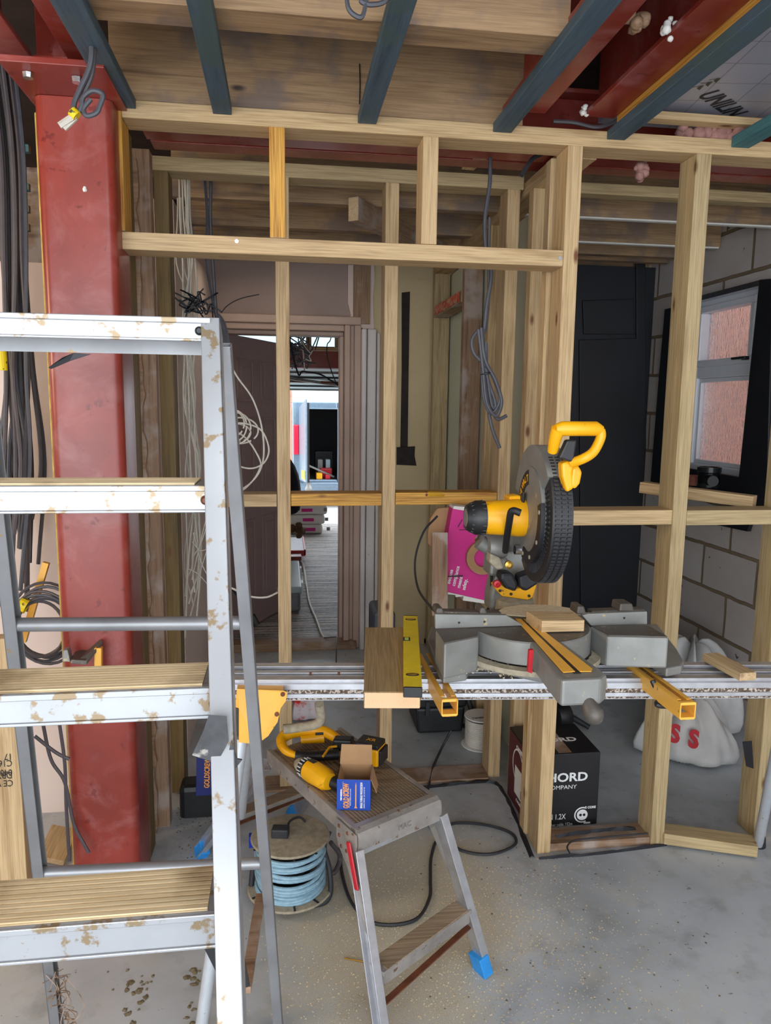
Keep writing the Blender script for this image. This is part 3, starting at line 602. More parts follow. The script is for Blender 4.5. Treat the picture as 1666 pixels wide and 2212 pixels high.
# ---------------- screws carton on the platform ----------------
gx = V(1,-.02,0).normalized(); f0 = P(728,1749,Z=.502); f1 = P(800,1751,Z=.502); gx = (f1-f0).normalized(); gy = Z.cross(gx); GW = (f1-f0).length; GH = .083; GD = .085
M_GB = plain('carton_blue', L(22,70,170), .45, var=.05); M_GO = plain('carton_orange_ink', L(240,160,80), .6, var=0)
gb = root('screw_box', f0+gx*GW/2+gy*GD/2, 'open blue and orange screw carton standing on the work platform', 'box')
def G(a, c, z): return f0+gx*a+gy*c+Z*z
def panel(name, pts, d, mo, mi, parent):
    b = MB(); d = V(d); b.prism(pts, d*.5); b.mi = 1; b.prism([p+d*.5 for p in pts], d*.5); return b.build(name, [mo, mi], parent)
fr = panel('front_panel', [G(0,0,0), G(GW,0,0), G(GW,0,GH), G(0,0,GH)], gy*.0016, M_GB, M_CARD, gb)
panel('back_panel', [G(0,GD,0), G(GW,GD,0), G(GW,GD,GH), G(0,GD,GH)], gy*-.0016, M_GB, M_CARD, gb)
panel('side_panel', [G(0,.002,0), G(0,GD,0), G(0,GD,GH), G(0,.002,GH)], gx*.0016, M_GB, M_CARD, gb)
panel('side_panel', [G(GW,.002,0), G(GW,GD,0), G(GW,GD,GH), G(GW,.002,GH)], gx*-.0016, M_GB, M_CARD, gb)
panel('bottom_panel', [G(.002,.002,.001), G(GW,.002,.001), G(GW,GD,.001), G(.002,GD,.001)], Z*.0016, M_CARD, M_CARD, gb)
panel('top_flap', [G(0,GD,GH), G(GW,GD,GH), G(GW*.98,GD+.016,GH+.048), G(GW*.03,GD+.016,GH+.048)], gy*-.0016, M_GB, M_CARD, gb)
panel('side_flap', [G(GW,.004,GH), G(GW,GD,GH), G(GW+.016,GD-.02,GH-.045), G(GW+.014,.02,GH-.045)], gx*.0016, M_CARD, M_CARD, gb)
panel('side_flap', [G(0,.004,GH), G(0,GD,GH), G(.012,GD-.004,GH-.03), G(.012,.01,GH-.03)], gx*.0016, M_CARD, M_CARD, gb)
def gtext(s, sz, a, z, m, sx=1, bold=.0003): text('lettering', s, sz, G(a,-.0008,z), Z, -gx, m, fr, ext=.0003, sx=sx, bold=bold)
gtext('GOLD', .019, .030, .005, M_GO, .56, .0006); gtext('SCREW', .019, .030, .0375, M_GO, .56, .0006)
gtext('THE ORIGINAL', .0052, .0125, .026, M_WTXT, .9); gtext('STRONG & VERSATILE WOOD SCREW', .0032, .036, .012, M_WTXT, .85, 0)
gtext('SINGLE THREAD WOODSCREW', .0082, .0655, .006, M_WTXT, .60, .0002); gtext('GENERAL PURPOSE - SLIP COATED FOR', .0042, .0715, .006, M_WTXT, .78, 0)
b = MB(); b.prism([G(.0445,-.0012,.006), G(.0525,-.0012,.006), G(.0500,-.0012,.011), G(.0498,-.0012,.068), G(.0485,-.0012,.077), G(.0472,-.0012,.068), G(.0470,-.0012,.011)], gy*.0008)
b.prism([G(.0318,-.0012,.006), G(.0328,-.0012,.006), G(.0328,-.0012,.035), G(.0318,-.0012,.035)], gy*.0008); b.prism([G(.0150,-.0012,.040), G(.0158,-.0012,.040), G(.0158,-.0012,.078), G(.0150,-.0012,.078)], gy*.0008)
b.build('printed_screw', M_GO, fr)
# drill
dr = root('cordless_drill', P(690,1700,Z=.502), 'yellow and black cordless drill lying beside the blue screw carton', 'drill')
d0 = P(641,1646,Z=.53); d1 = P(735,1702,Z=.53); ax = (d1-d0).normalized(); DL = (d1-d0).length
MB().lathe(d0, ax, [(0,0), (.009,.0), (.014,.006), (.019,.016), (.021,.026), (.021,.03)], 24).build('chuck', M_DUST, dr, smooth=True)
b = MB().lathe(d0, ax, [(.021,.03), (.025,.034), (.026,.052), (.024,.056)], 24); b.build('clutch_ring', M_BLK, dr, smooth=True)
b = MB()
for i in range(16):
    t = 2*math.pi*i/16; s1_ = ax.cross(Z).normalized(); s2_ = s1_.cross(ax); q = d0+ax*.043+(s1_*math.cos(t)+s2_*math.sin(t))*.026; b.bar(q-ax*.007, q+ax*.007, .003, .002)
b.build('torque_marks', M_WHITE, dr)
MB().lathe(d0, ax, [(.024,.056), (.030,.060), (.031,.085), (.029,.135), (.022,.15), (0,.152)], 24).build('motor_housing', M_YEL, dr, smooth=True)
s1_ = ax.cross(Z).normalized(); hd = (s1_*.75+ax*.35).normalized()
if (d0+s1_).y > d0.y: pass
MB().obox(d0+ax*.075+Z*.0305, ax*.012, ax.cross(Z)*.007, Z*.002).build('selector', M_BLK, dr, bevel=.001)
MB().tube([d0+ax*.11, d0+ax*.14+V(.03,-.01,-.008), d0+ax*.16+V(.06,-.01,-.012)], [.017,.018,.02], 12).build('grip', M_BLK, dr, smooth=True)
# cordless saw with loop handle
js = root('cordless_saw', P(690,1625,Z=.502), 'yellow cordless tool with loop handle and battery at the rear of the platform', 'power tool')
def T(x, y, z=.53): return P(x, y, Z=z)
b = MB().tube(spline([T(735,1600,.54), T(705,1582,.55), T(670,1577,.55), T(630,1582,.55), T(608,1598,.54), T(618,1622,.53), T(648,1634,.525)], 6), [.013+.006*math.sin(i*.11) for i in range(37)], 14)
b.tube([T(700,1592,.535), T(650,1598,.53)], [.018,.012], 12); b.build('body', M_YEL, js, smooth=True)
MB().tube(spline([T(640,1632,.528), T(670,1634,.528), T(700,1632,.53), T(732,1630,.53)], 4), .0155, 14).build('grip', M_BLK, js, smooth=True)
b = MB().tube([T(698,1634,.545), T(712,1614,.545), T(728,1612,.545)], .0035, 8); b.build('grip_trim', M_YEL, js, smooth=True)
MB().obox(T(742,1606,.545), V(.028,-.006,0), V(.006,.018,0), V(0,0,.018)).build('neck', M_BLK, js, bevel=.006)
MB().obox(T(690,1585,.572), V(.012,0,0), V(0,.004,0), V(0,0,.003)).build('trigger', M_BLK, js, bevel=.001)
bx_, by_ = V(.86,-.5,0).normalized(), V(.5,.86,0).normalized(); bc = T(800,1625,.535)
MB().obox(bc, bx_*.038, by_*.034, Z*.026).build('battery', M_YEL, js, bevel=.006)
MB().obox(bc+Z*.030, bx_*.036, by_*.030, Z*.008).build('battery_cap', M_BLK, js, bevel=.004)
MB().obox(bc+bx_*.039, bx_*.006, by_*.028, Z*.022).build('battery_vents', M_BLK, js, bevel=.003)
text('lettering', 'XR', .022, bc+Z*.0385-bx_*.012-by_*.006, bx_, by_, M_YEL, js, ext=.0003)

# ---------------- cable reel ----------------
rc = P(628,1918,Z=.03); rl = root('cable_reel', (rc.x, rc.y, 0), 'dusty cable reel wound with pale blue cable under the work platform', 'cable reel')
RZ0, RZ1, RR = .035, P(625,1808,Y=rc.y).z, .118
MB().lathe((rc.x,rc.y,RZ1), (0,0,1), [(0,0), (RR,0), (RR+.004,.004), (RR,.008), (0,.008)], 48).build('top_flange', M_DUST, rl)
MB().lathe((rc.x,rc.y,RZ0), (0,0,1), [(0,0), (RR+.012,0), (RR+.016,.004), (RR+.012,.008), (0,.008)], 48).build('bottom_flange', M_DUST, rl)
MB().lathe((rc.x,rc.y,RZ0), (0,0,1), [(.06,0), (.06,RZ1-RZ0)], 24).build('hub', M_BLK, rl)
random.seed(4); n = 13
for k in range(n):
    zz = RZ0+.016+k*(RZ1-RZ0-.028)/n; tl = random.uniform(-.012,.012); rr = RR-.012-random.uniform(0,.008); ph = random.uniform(0,6)
    pts = [V(rc.x+rr*math.cos(t), rc.y+rr*math.sin(t), min(RZ1-.008, max(RZ0+.014, zz+tl*math.cos(t+ph)))) for t in [2*math.pi*i/36 for i in range(37)]]
    MB().tube(pts, .0062, 8).build('cable_turn', M_BLUEC, rl, smooth=True)
for a in (3.6, 4.2, 4.8, 5.4): MB().bar((rc.x+(RR-.02)*math.cos(a), rc.y+(RR-.02)*math.sin(a), RZ1-.002), (rc.x+(RR+.005)*math.cos(a), rc.y+(RR+.005)*math.sin(a), RZ1-.002), .006, .003).build('rib', M_BLK, rl); MB().bar((rc.x+(RR-.01)*math.cos(a), rc.y+(RR-.01)*math.sin(a), RZ0+.009), (rc.x+(RR+.012)*math.cos(a), rc.y+(RR+.012)*math.sin(a), RZ0+.009), .006, .003).build('rib', M_BLK, rl)
MB().tube(spline([P(560,1850,Z=.12), P(548,1870,Z=.10), P(545,1935,Z=.015), P(580,1960,Z=.012), P(680,1955,Z=.012), P(712,1935,Z=.03), P(712,1880,Z=.09), P(700,1830,Z=.16), P(712,1795,Z=.20)], 6), .0085, 10).build('stand_frame', M_RUB, rl, smooth=True)
pc = P(606,1797,Z=RZ1+.02); pl = MB().obox(pc, V(.026,-.004,0), V(.003,.018,0), V(0,0,.016)).build('plug', M_RUB, bevel=.005); tag(pl, 'dusty black plug resting on top of the blue cable reel', 'plug')
cable('cord', [pc+V(.02,.01,0), pc+V(.03,.04,.01), pc+V(.06,.07,.004), P(660,1775,Z=RZ1+.013)], .004, M_RUB, pl)
MB().tube(spline([P(715,1820,Z=.13), P(735,1850,Z=.05), P(722,1885,Z=.02), P(700,1880,Z=.03)], 6), .008, 8).build('cable_tail', M_DARKC, rl, smooth=True)
b = MB().obox(P(546,1815,Z=.1), V(.012,0,0), V(0,.012,0), V(0,0,.02)).build('plug_blue', plain('deep_blue_plastic', L(20,50,170), .4)); b.name = 'blue_plug'; tag(b, 'small deep blue plug beside the reel behind the ladder', 'plug')
# screw on floor
a, c = P(741,2069,Z=.004), P(783,2077,Z=.006); n = (c-a).normalized()
sc = MB().lathe(a, n, [(0,0), (.0018,.006), (.0022,.012), (.0022,.06), (.0045,.064), (.0045,.066), (0,.066)], 10).build('screw', M_BRASS, smooth=True); tag(sc, 'long brass wood screw lying on floor beside platform leg', 'screw')
# plank with a grade stamp at the far left
pk = tbox('timber_plank', (P(0,1700,Y=2.0).x-.10, 2.0, 0), (P(46,1700,Y=2.0).x, 2.045, P(0,1380,Y=2.0).z), M_PINE); tag(pk, 'pale plank with printed grade stamp standing at the left edge', 'timber')
for s, yy in (('CE VIIDA', 1685), ('DRY', 1668), ('0402', 1662), ('C16', 1642), ('17', 1628)):
    text('lettering', s, .026, P(26 if len(s) < 5 else 28, yy, Y=1.9985), (-1,0,0), (0,0,-1), M_KTXT, pk, ext=.0003, sx=.8)
tag(timber('timber_offcut', P(108,1860,Z=.02), P(140,1790,Y=2.55), .09, .02, M_PINE, up=(0,1,0)), label='pale timber offcut leaning near the foot of the red column', cat='timber')
# ---------------- mitre saw stand ----------------
def yb(x): return 1.712-.095*(x-.2)     # front edge of the beam
ss = root('saw_stand', (.6, 1.75, 0), 'long aluminium mitre saw stand with yellow end plate spanning the bay', 'saw stand')
def along(b, y0, y1, z0, z1, x0=-.16, x1=1.62): b.prism([V(x0,yb(x0)+y0,z0), V(x0,yb(x0)+y1,z0), V(x0,yb(x0)+y1,z1), V(x0,yb(x0)+y0,z1)], V(x1-x0, yb(x1)-yb(x0), 0))
b = MB(); along(b, .012, .115, .835, .850)
for y0, y1, z in ((.010,.034,.870), (.040,.046,.868), (.052,.066,.872), (.074,.080,.868), (.088,.114,.876)): along(b, y0, y1, .848, z)
b.build('top_extrusion', M_ALU, ss, bevel=.001)
b = MB(); along(b, 0, .012, .848, .862); along(b, -.004, .010, .822, .838); along(b, 0, .006, .836, .850); along(b, .0, .1, .820, .826); b.build('front_rail', M_ALU, ss, bevel=.001)
b = MB(); along(b, -.0012, .0002, .8385, .8475); along(b, -.0052, -.0038, .8245, .8285); b.build('grime_groove', plain('brown_speckled_grime', L(90,72,58), .9, var=.6, sc=150, spots=(160,.5,L(190,180,170))), ss)
for x in (.06, .13): MB().box((x, yb(x)+.047, .868), (x+.006, yb(x)+.053, .873)).build('stop_clip', M_RUST, ss)
yp = MB().prism([P(512,1488,Y=1.715), P(612,1492,Y=1.70), P(621,1496,Y=1.70), P(618,1515,Y=1.70), P(607,1530,Y=1.70), P(600,1560,Y=1.70), P(580,1590,Y=1.70), P(556,1608,Y=1.70), P(516,1604,Y=1.71), P(516,1530,Y=1.71), P(508,1528,Y=1.715)], (0,.004,0)).build('end_plate', M_YELM, ss, bevel=.001)
for px, py in ((611,1500), (598,1543), (552,1543)): MB().lathe(P(px,py,Y=1.697), (0,-1,0), [(0,.003), (.003,.003), (.005,.002), (.0055,0)], 12).build('bolt', M_RUST, yp)
MB().prism([P(512,1488,Y=1.715), P(612,1492,Y=1.70), P(612,1494,Y=1.70), P(512,1491,Y=1.715)], (0,.06,0)).build('plate_return', M_YELM, yp)
M_TUBE = plain('pale_painted_tube', L(196,200,206), .38, .3, var=.06, spots=(60,.68,L(90,84,80)))
g0 = P(522,1595,Y=1.73); g1 = P(433,2235,Z=0.01); MB().tube([g0, g1], .0155, 18).build('leg', M_TUBE, ss, smooth=True)
lg = MB().tube([V(1.30,1.68,.84), P(1638,1822,Z=.02)], .0165, 18).build('leg', M_TUBE, ss, smooth=True)
f = P(1638,1826,Z=.0); MB().tube([f+V(.002,0,0), f+V(-.018,-.03,.05)], [.024,.019], 14).build('foot', M_RUB, lg, smooth=True)
MB().tube([P(535,1600,Y=1.80), P(520,1760,Z=.28)], .0155, 16).build('leg', M_TUBE, ss, smooth=True)
MB().tube(spline([P(612,1575,Y=1.95), P(640,1572,Y=1.95), P(690,1560,Y=1.92), P(690,1520,Y=1.88)], 5), .013, 10).build('leg_latch', M_DUST, ss, smooth=True)
# yellow mounting brackets under the saw
def bracket(px_end, py_end, yend, yback, lab_part):
    e = P(px_end, py_end, Y=yend); x, z = e.x, .895; b = MB(); hw = .017
    b.box((x-hw-.002, yend, z-.05), (x-hw+.001, yback, z-.012)).box((x+hw-.001, yend, z-.05), (x+hw+.002, yback, z-.012))
    b.box((x-hw, yend+.02, z-.014), (x-.006, yback, z-.011)).box((x+.006, yend+.02, z-.014), (x+hw, yback, z-.011))
    b.box((x-hw, yend, z-.052), (x+hw, yend+.03, z-.046)).box((x-hw, yend, z-.018), (x+hw, yend+.012, z-.011))
    o = b.build('mounting_bracket', M_YELM, ss, bevel=.0015)
    MB().lathe((x, yend+.02, z-.052), (0,0,-1), [(.008,0), (.008,.006), (0,.008)], 10).build('bolt', M_RUST, o)
bracket(972, 1535, 1.545, 1.86, 0)
bracket(1487, 1535, 1.47, 1.80, 0)
MB().tube(spline([P(1410,1470,Y=1.60), P(1425,1505,Y=1.585), P(1420,1522,Y=1.57), P(1445,1525,Y=1.57)], 5), .007, 8).build('clamp_lever', M_BLK, ss, smooth=True)

# ---------------- mitre saw ----------------
ms = root('mitre_saw', (.6, 1.7, .87), 'yellow and grey sliding mitre saw with head raised on the stand', 'mitre saw')
zt = 1.0
def top(pts, dz, z=zt): return [P(x, y, Z=z) for x, y in pts], (0,0,dz)
bs = MB()
b = MB(); b.prism(*top([(922,1380),(933,1352),(1420,1347),(1462,1400),(1478,1428),(1472,1438),(1440,1444),(1392,1416),(1330,1408),(1290,1416),(1262,1450),(1200,1462),(1130,1448),(1052,1430),(1020,1432),(1008,1452),(958,1458),(945,1440)], -.022, .915))
base = b.build('base', M_CAST, ms, bevel=.004)
b = MB(); b.prism(*top([(941,1360),(1036,1357),(1034,1376),(1010,1381),(960,1391)], -.085)); b.build('left_table', M_CAST, base, bevel=.005)
b = MB(); b.prism(*top([(943,1361),(1034,1358),(1032,1375),(1009,1380),(961,1389)], .0015)); b.build('left_table_top', M_CASTD, base)
b = MB(); b.prism(*top([(1273,1353),(1401,1351),(1446,1378),(1313,1375)], -.075)); b.build('right_table', M_CAST, base, bevel=.005)
b = MB(); b.prism(*top([(1280,1354),(1400,1352),(1442,1376),(1315,1373)], .0015)); b.build('right_table_top', M_CASTD, base)
tc_ = V(.600, 1.715, 0); 
MB().lathe((tc_.x,tc_.y,zt-.055), (0,0,1), [(.150,0), (.150,.052), (.147,.055), (0,.055)], 48).build('turntable', M_CAST, ms, smooth=True)
MB().lathe((tc_.x,tc_.y,zt), (0,0,1), [(.146,.0004), (.0,.0006)], 48).build('turntable_top', M_CASTD, ms)
MB().lathe((tc_.x,tc_.y-.01,zt-.07), (0,0,1), [(.172,0), (.172,.012), (.15,.014)], 48, math.pi*0, math.pi*2).build('mitre_scale', M_DUST, ms)
b = MB(); b.prism(*top([(1103,1337),(1150,1337),(1290,1440),(1312,1457),(1300,1466),(1215,1470),(1205,1462),(1155,1400)], -.055)); arm = b.build('arm', M_CAST, ms, bevel=.006)
b = MB()
b.prism(*top([(1114,1338),(1126,1338),(1243,1452),(1217,1454),(1213,1450)], .002, zt+.0012)); b.prism(*top([(1131,1338),(1142,1338),(1280,1446),(1278,1452),(1253,1452)], .002, zt+.0012)); b.build('kerf_plate', M_YELM, arm, bevel=.0008)
b = MB(); b.prism(*top([(1120,1337),(1136,1337),(1256,1455),(1240,1455)], .001, zt+.001)); b.build('kerf_slot', M_BLK, arm)
b = MB(); b.prism([P(1144,1405,Y=1.50), P(1153,1404,Y=1.50), P(1150,1455,Y=1.50), P(1141,1452,Y=1.50)], (0,.01,0)); b.build('scale_pointer', M_REDPL, arm)
b = MB(); b.prism([P(1208,1464,Y=1.40), P(1250,1460,Y=1.38), P(1254,1494,Y=1.38), P(1240,1500,Y=1.38), P(1216,1492,Y=1.40)], (0,.05,0)); b.prism([P(1280,1460,Y=1.38), P(1312,1458,Y=1.38), P(1316,1488,Y=1.38), P(1296,1496,Y=1.38)], (0,.05,0)); b.build('arm_grip', M_DUST, arm, bevel=.006)
MB().prism([P(1252,1460,Y=1.375), P(1278,1460,Y=1.375), P(1276,1478,Y=1.375), P(1255,1482,Y=1.375)], (0,.03,0)).build('mitre_latch', M_BLK, arm, bevel=.003)
b = MB().tube(spline([P(1256,1480,Y=1.39), P(1262,1500,Y=1.36), P(1282,1540,Y=1.33), P(1296,1548,Y=1.33)], 5), [.012,.012,.013,.014,.014,.014,.014,.015,.016,.018,.02,.021,.02,.018,.014,.008], 14); b.build('mitre_lock_knob', M_CASTD, arm, smooth=True)
def fence(pts, t=.014):
    return MB().prism(pts, (0,t,0)).build('fence', M_CAST, ms, bevel=.002)
yf = P(941,1359,Z=zt).y
f1_ = fence([P(941,1359,Y=yf), P(940,1327,Y=yf), P(1094,1329,Y=yf), P(1133,1352,Y=yf)])
f2_ = fence([P(1278,1353,Y=yf), P(1258,1330,Y=yf), P(1272,1326,Y=yf), P(1399,1321,Y=yf), P(1399,1349,Y=yf)])
for f_, hs in ((f1_, ((992,1345),(1047,1343))), (f2_, ((1349,1335),))):
    for h_ in hs: MB().lathe(P(*h_,Y=yf-.0006), (0,1,0), [(0,0), (.003,0)], 10).build('screw_hole', M_BLK, f_)
for x0, x1, y0, y1 in ((941,962,1314,1328), (1036,1054,1313,1328), (1246,1268,1310,1328), (1338,1372,1304,1322)): MB().prism([P(x0,y1,Y=yf+.012), P(x0+3,y0,Y=yf+.012), P(x1-5,y0,Y=yf+.012), P(x1,y1,Y=yf+.012)], (0,.05,0)).build('fence_clamp', M_CASTD, ms, bevel=.004)
MB().prism([P(945,1350,Y=yf+.02), P(945,1320,Y=yf+.02), P(1085,1324,Y=yf+.02), P(1085,1350,Y=yf+.02)], (0,.03,0)).build('fence_carrier', M_CASTD, ms, bevel=.004); MB().prism([P(1278,1350,Y=yf+.02), P(1278,1320,Y=yf+.02), P(1395,1316,Y=yf+.02), P(1395,1345,Y=yf+.02)], (0,.03,0)).build('fence_carrier', M_CASTD, ms, bevel=.004)

# rear deck and pivot column
b = MB(); b.prism(*top([(1060,1328),(1085,1312),(1130,1306),(1190,1307),(1245,1315),(1285,1330),(1290,1340),(1060,1340)], -.05)); b.build('rear_deck', M_CAST, ms, bevel=.004)
b = MB(); b.prism(*top([(1066,1328),(1090,1314),(1132,1308),(1188,1309),(1240,1317),(1275,1328),(1150,1334)], .003)); dk = b.build('sawdust_film', M_SAWD, ms)
yc = 1.97
MB().prism([P(1058,1320,Y=yc), P(1060,1285,Y=yc), P(1070,1240,Y=yc), P(1160,1245,Y=yc), P(1152,1290,Y=yc), P(1150,1315,Y=yc)], (0,.07,0)).build('pivot_column', M_CAST, ms, bevel=.01)
MB().lathe(P(1112,1316,Y=1.96), (0,0,1), [(.055,0), (.052,.03), (.03,.04)], 24).build('pivot_collar', M_DUST, ms, smooth=True)
MB().prism([P(1058,1245,Y=yc-.03), P(1062,1195,Y=yc-.03), P(1090,1188,Y=yc-.03), P(1128,1192,Y=yc-.03), P(1165,1205,Y=yc-.03), P(1160,1250,Y=yc-.03)], (0,.08,0)).build('tilt_housing', M_CAST, ms, bevel=.008)
b = MB(); arc_o = [(1064,1262),(1075,1278),(1085,1288),(1112,1292),(1140,1296),(1150,1292),(1158,1270),(1162,1252)]; arc_i = [(1148,1255),(1138,1268),(1112,1272),(1090,1268),(1078,1256)]
b.prism([P(x,y,Y=yc-.06) for x, y in arc_o+arc_i], (0,.02,0)); bz = b.build('bevel_scale', M_YEL, ms, bevel=.002)
for q in ((1104,1283), (1143,1287), (1080,1276)): MB().lathe(P(*q,Y=yc-.061), (0,-1,0), [(.004,0), (.004,.003), (0,.003)], 10).build('bolt', M_BLK, bz)
MB().lathe(P(1072,1260,Y=yc-.08), (0,-1,0), [(.010,0), (.010,.012), (.004,.013), (0,.010)], 14).build('bevel_stop', M_REDPL, ms)
b = MB(); b.prism([P(1083,1238,Y=1.86), P(1108,1238,Y=1.86), P(1121,1262,Y=1.86), P(1116,1280,Y=1.86), P(1094,1272,Y=1.86), P(1082,1252,Y=1.86)], (0,.05,0)); b.prism([P(1122,1246,Y=1.85), P(1145,1238,Y=1.85), P(1170,1244,Y=1.85), P(1164,1262,Y=1.85), P(1138,1279,Y=1.85), P(1124,1272,Y=1.85)], (0,.05,0)); b.build('dust_chute', M_BLKM, ms, bevel=.008)
MB().tube([P(1035,1170,Y=1.92), P(1070,1195,Y=1.92), P(1090,1218,Y=1.92)], [.02,.016,.014], 16).build('slide_tube', M_CAST, ms, smooth=True)
MB().tube(spline([P(1032,1168,Y=1.93), P(1040,1160,Y=1.94), P(1075,1162,Y=1.94), P(1100,1172,Y=1.92), P(1112,1175,Y=1.88)], 5), .009, 12).build('return_spring_rod', M_STEEL, ms, smooth=True)
MB().lathe(P(1062,1180,Y=1.90), (1,0,0), [(0,-.01), (.03,-.01), (.034,0), (.034,.03), (.028,.04), (0,.04)], 24).build('pivot_boss', M_CAST, ms, smooth=True)
b = MB(); b.prism([P(1060,1195,Y=1.86), P(1082,1205,Y=1.86), P(1090,1228,Y=1.86), P(1075,1232,Y=1.86), P(1058,1215,Y=1.86)], (0,.04,0)); b.build('pivot_bracket', M_DUST, ms, bevel=.006)
MB().lathe(P(1098,1219,Y=1.85), (0,-1,0), [(.011,0), (.011,.01), (.005,.012), (0,.012)], 14).build('knob', M_BRASS, ms)
MB().lathe(P(1112,1188,Y=1.84), (1,0,0), [(.012,0), (.012,.05), (.009,.052), (0,.052)], 14).build('pivot_pin', M_STEEL, ms)
# head : guard, motor, handle
hc = P(1152,1110,Y=1.68); ang = math.radians(-4); hx = V(math.cos(ang), math.sin(ang), 0); hy = V(-math.sin(ang), math.cos(ang), 0)
def H(x, y, z): return hc+hx*x+hy*y+Z*z
RG = .160
def ring(b, r0, r1, x0, x1, a0, a1, n=40):   # annulus slab in the blade plane; angle 0 = up, growing towards the camera side
    o = []
    for i in range(n+1):
        t = math.radians(a0+(a1-a0)*i/n); o.append((-math.sin(t), math.cos(t)))
    vs = [H(x, r*c, r*s) for x in (x0, x1) for r in (r0, r1) for c, s in o]; m = n+1; fs = []
    for i in range(n):
        fs += [(i, i+1, m+i+1, m+i), (2*m+i, 3*m+i, 3*m+i+1, 2*m+i+1), (m+i, m+i+1, 3*m+i+1, 3*m+i), (i, 2*m+i, 2*m+i+1, i+1)]
    fs += [(0, m, 3*m, 2*m), (n, 2*m+n, 3*m+n, m+n)]; b.add(vs, fs)
b = MB(); ring(b, .0, .112, -.010, .04, 0, 360, 56); ring(b, .10, RG+.004, -.006, .045, -75, 52, 30); b.build('upper_guard', M_CAST, ms)
gr_ = MB(); ring(gr_, .104, RG, .000, .046, 30, 215, 60); lgd = gr_.build('lower_guard', M_BLK, ms)
rm = MB()
for i in range(52):
    t = math.radians(32+182*i/52); c, s = -math.sin(t), math.cos(t)
    for x0, x1 in ((.006,.016), (.020,.030), (.034,.043)): rm.prism([H(x0, RG*c, RG*s), H(x1, RG*c, RG*s), H(x1, (RG+.004)*c, (RG+.004)*s), H(x0, (RG+.004)*c, (RG+.004)*s)], (hy*(-s)*-1+Z*(c)*-1)*.0045)
tag(rm.build('rim_ribs', M_RUB, lgd), None)
rm = MB()
for i in range(30):
    t = math.radians(60+150*i/30); c, s = -math.sin(t), math.cos(t); rm.prism([H(-.0025, .115*c, .115*s), H(-.0025, .14*c, .14*s), H(.001, .14*c, .14*s), H(.001, .115*c, .115*s)], (hy*(-s)*-1+Z*(c)*-1)*.004)
rm.build('side_ribs', M_RUB, lgd)
b = MB(); ring(b, .09, .118, -.014, -.004, 70, 200, 30); b.build('guard_plate', M_BLKM, ms)
for a_, r_ in ((80,.104), (120,.105), (160,.104), (195,.104)):
    t = math.radians(a_); MB().lathe(H(-.014, -r_*math.sin(t), r_*math.cos(t)), -hx, [(.005,0), (.005,.002), (0,.002)], 10).build('guard_rivet', M_DUST, ms)
MB().prism([H(-.022,.02,.05), H(-.022,.045,.045), H(-.022,.055,-.035), H(-.022,.035,-.04)], hx*.008).build('guard_link', M_BLK, ms, bevel=.004)
dc = MB(); ring(dc, .07, .105, -.0112, -.0100, -80, -8, 20); dcl = dc.build('maker_plate', M_BLK, ms)
for i, ch in enumerate('DEWALT'):
    t = math.radians(-72+11*i); text('lettering', ch, .022, H(-.0125, -.078*math.sin(t), .078*math.cos(t)), (-hy*math.cos(t)-Z*math.sin(t)), (-hy*math.sin(t)+Z*math.cos(t)), M_YEL, dcl, ext=.0003, bold=.0004)
m0 = P(1118,1118,Y=1.73); mx = V(-1,.04,0).normalized()
MB().lathe(m0, mx, [(0,-.03), (.045,-.03), (.047,0), (.044,.02), (.041,.07), (.040,.085)], 28).build('motor_housing', M_YEL, ms, smooth=True)
mc = MB().lathe(m0, mx, [(.042,.083), (.042,.105), (.034,.120), (.030,.128), (0,.128)], 28).build('motor_cap', M_BLK, ms, smooth=True)
b = MB()
for i in range(18):
    t = 2*math.pi*i/18; q = m0+V(0,math.cos(t),math.sin(t))*.042; q2 = m0+V(0,math.cos(t),math.sin(t))*.035; b.bar(q+mx*.086, q2+mx*.119, .003, .003)
b.build('vent_fins', M_RUB, mc)
MB().lathe(m0+mx*.128, mx, [(.022,0), (.022,.001), (0,.001)], 20).build('badge', M_CAST, mc)
MB().prism([P(1100,1072,Y=1.74), P(1128,1070,Y=1.72), P(1130,1100,Y=1.72), P(1102,1100,Y=1.74)], (0,.05,0)).build('gear_housing', M_YEL, ms, bevel=.006)
MB().tube(spline([P(1125,1108,Y=1.62), P(1106,1104,Y=1.63), P(1100,1130,Y=1.66), P(1094,1170,Y=1.74), P(1092,1190,Y=1.80)], 5), .0085, 10).build('linkage_arm', M_BLKM, ms, smooth=True)
MB().prism([P(1108,1115,Y=1.76), P(1150,1120,Y=1.74), P(1140,1190,Y=1.86), P(1100,1195,Y=1.90), P(1096,1160,Y=1.86)], (0,.05,0)).build('head_arm', M_CAST, ms, bevel=.008)
yh = 1.50
MB().tube(spline([P(1194,975,Y=yh+.03), P(1200,945,Y=yh+.01), P(1207,926,Y=yh)], 4), [.011,.012,.0125,.013,.0135,.014,.0145,.015,.0155], 14).tube([P(1200,927,Y=yh), P(1212,926,Y=yh), P(1288,926,Y=yh), P(1300,930,Y=yh)], [.010,.0155,.0155,.010], 16).tube(spline([P(1297,928,Y=yh), P(1298,945,Y=yh), P(1283,975,Y=yh), P(1262,990,Y=yh), P(1236,1000,Y=yh+.02)], 5), .0105, 14).build('handle', M_YEL, ms, smooth=True)
MB().prism([P(1226,950,Y=yh+.01), P(1248,950,Y=yh+.01), P(1240,1000,Y=yh+.01), P(1208,990,Y=yh+.01)], (0,.02,0)).build('trigger', M_BLK, ms, bevel=.004)
MB().prism([P(1214,1000,Y=yh+.02), P(1246,990,Y=yh+.02), P(1238,1020,Y=yh+.02), P(1242,1055,Y=yh+.02), P(1226,1065,Y=yh+.02), P(1216,1030,Y=yh+.02)], (0,.03,0)).build('handle_bracket', M_YEL, ms, bevel=.006)
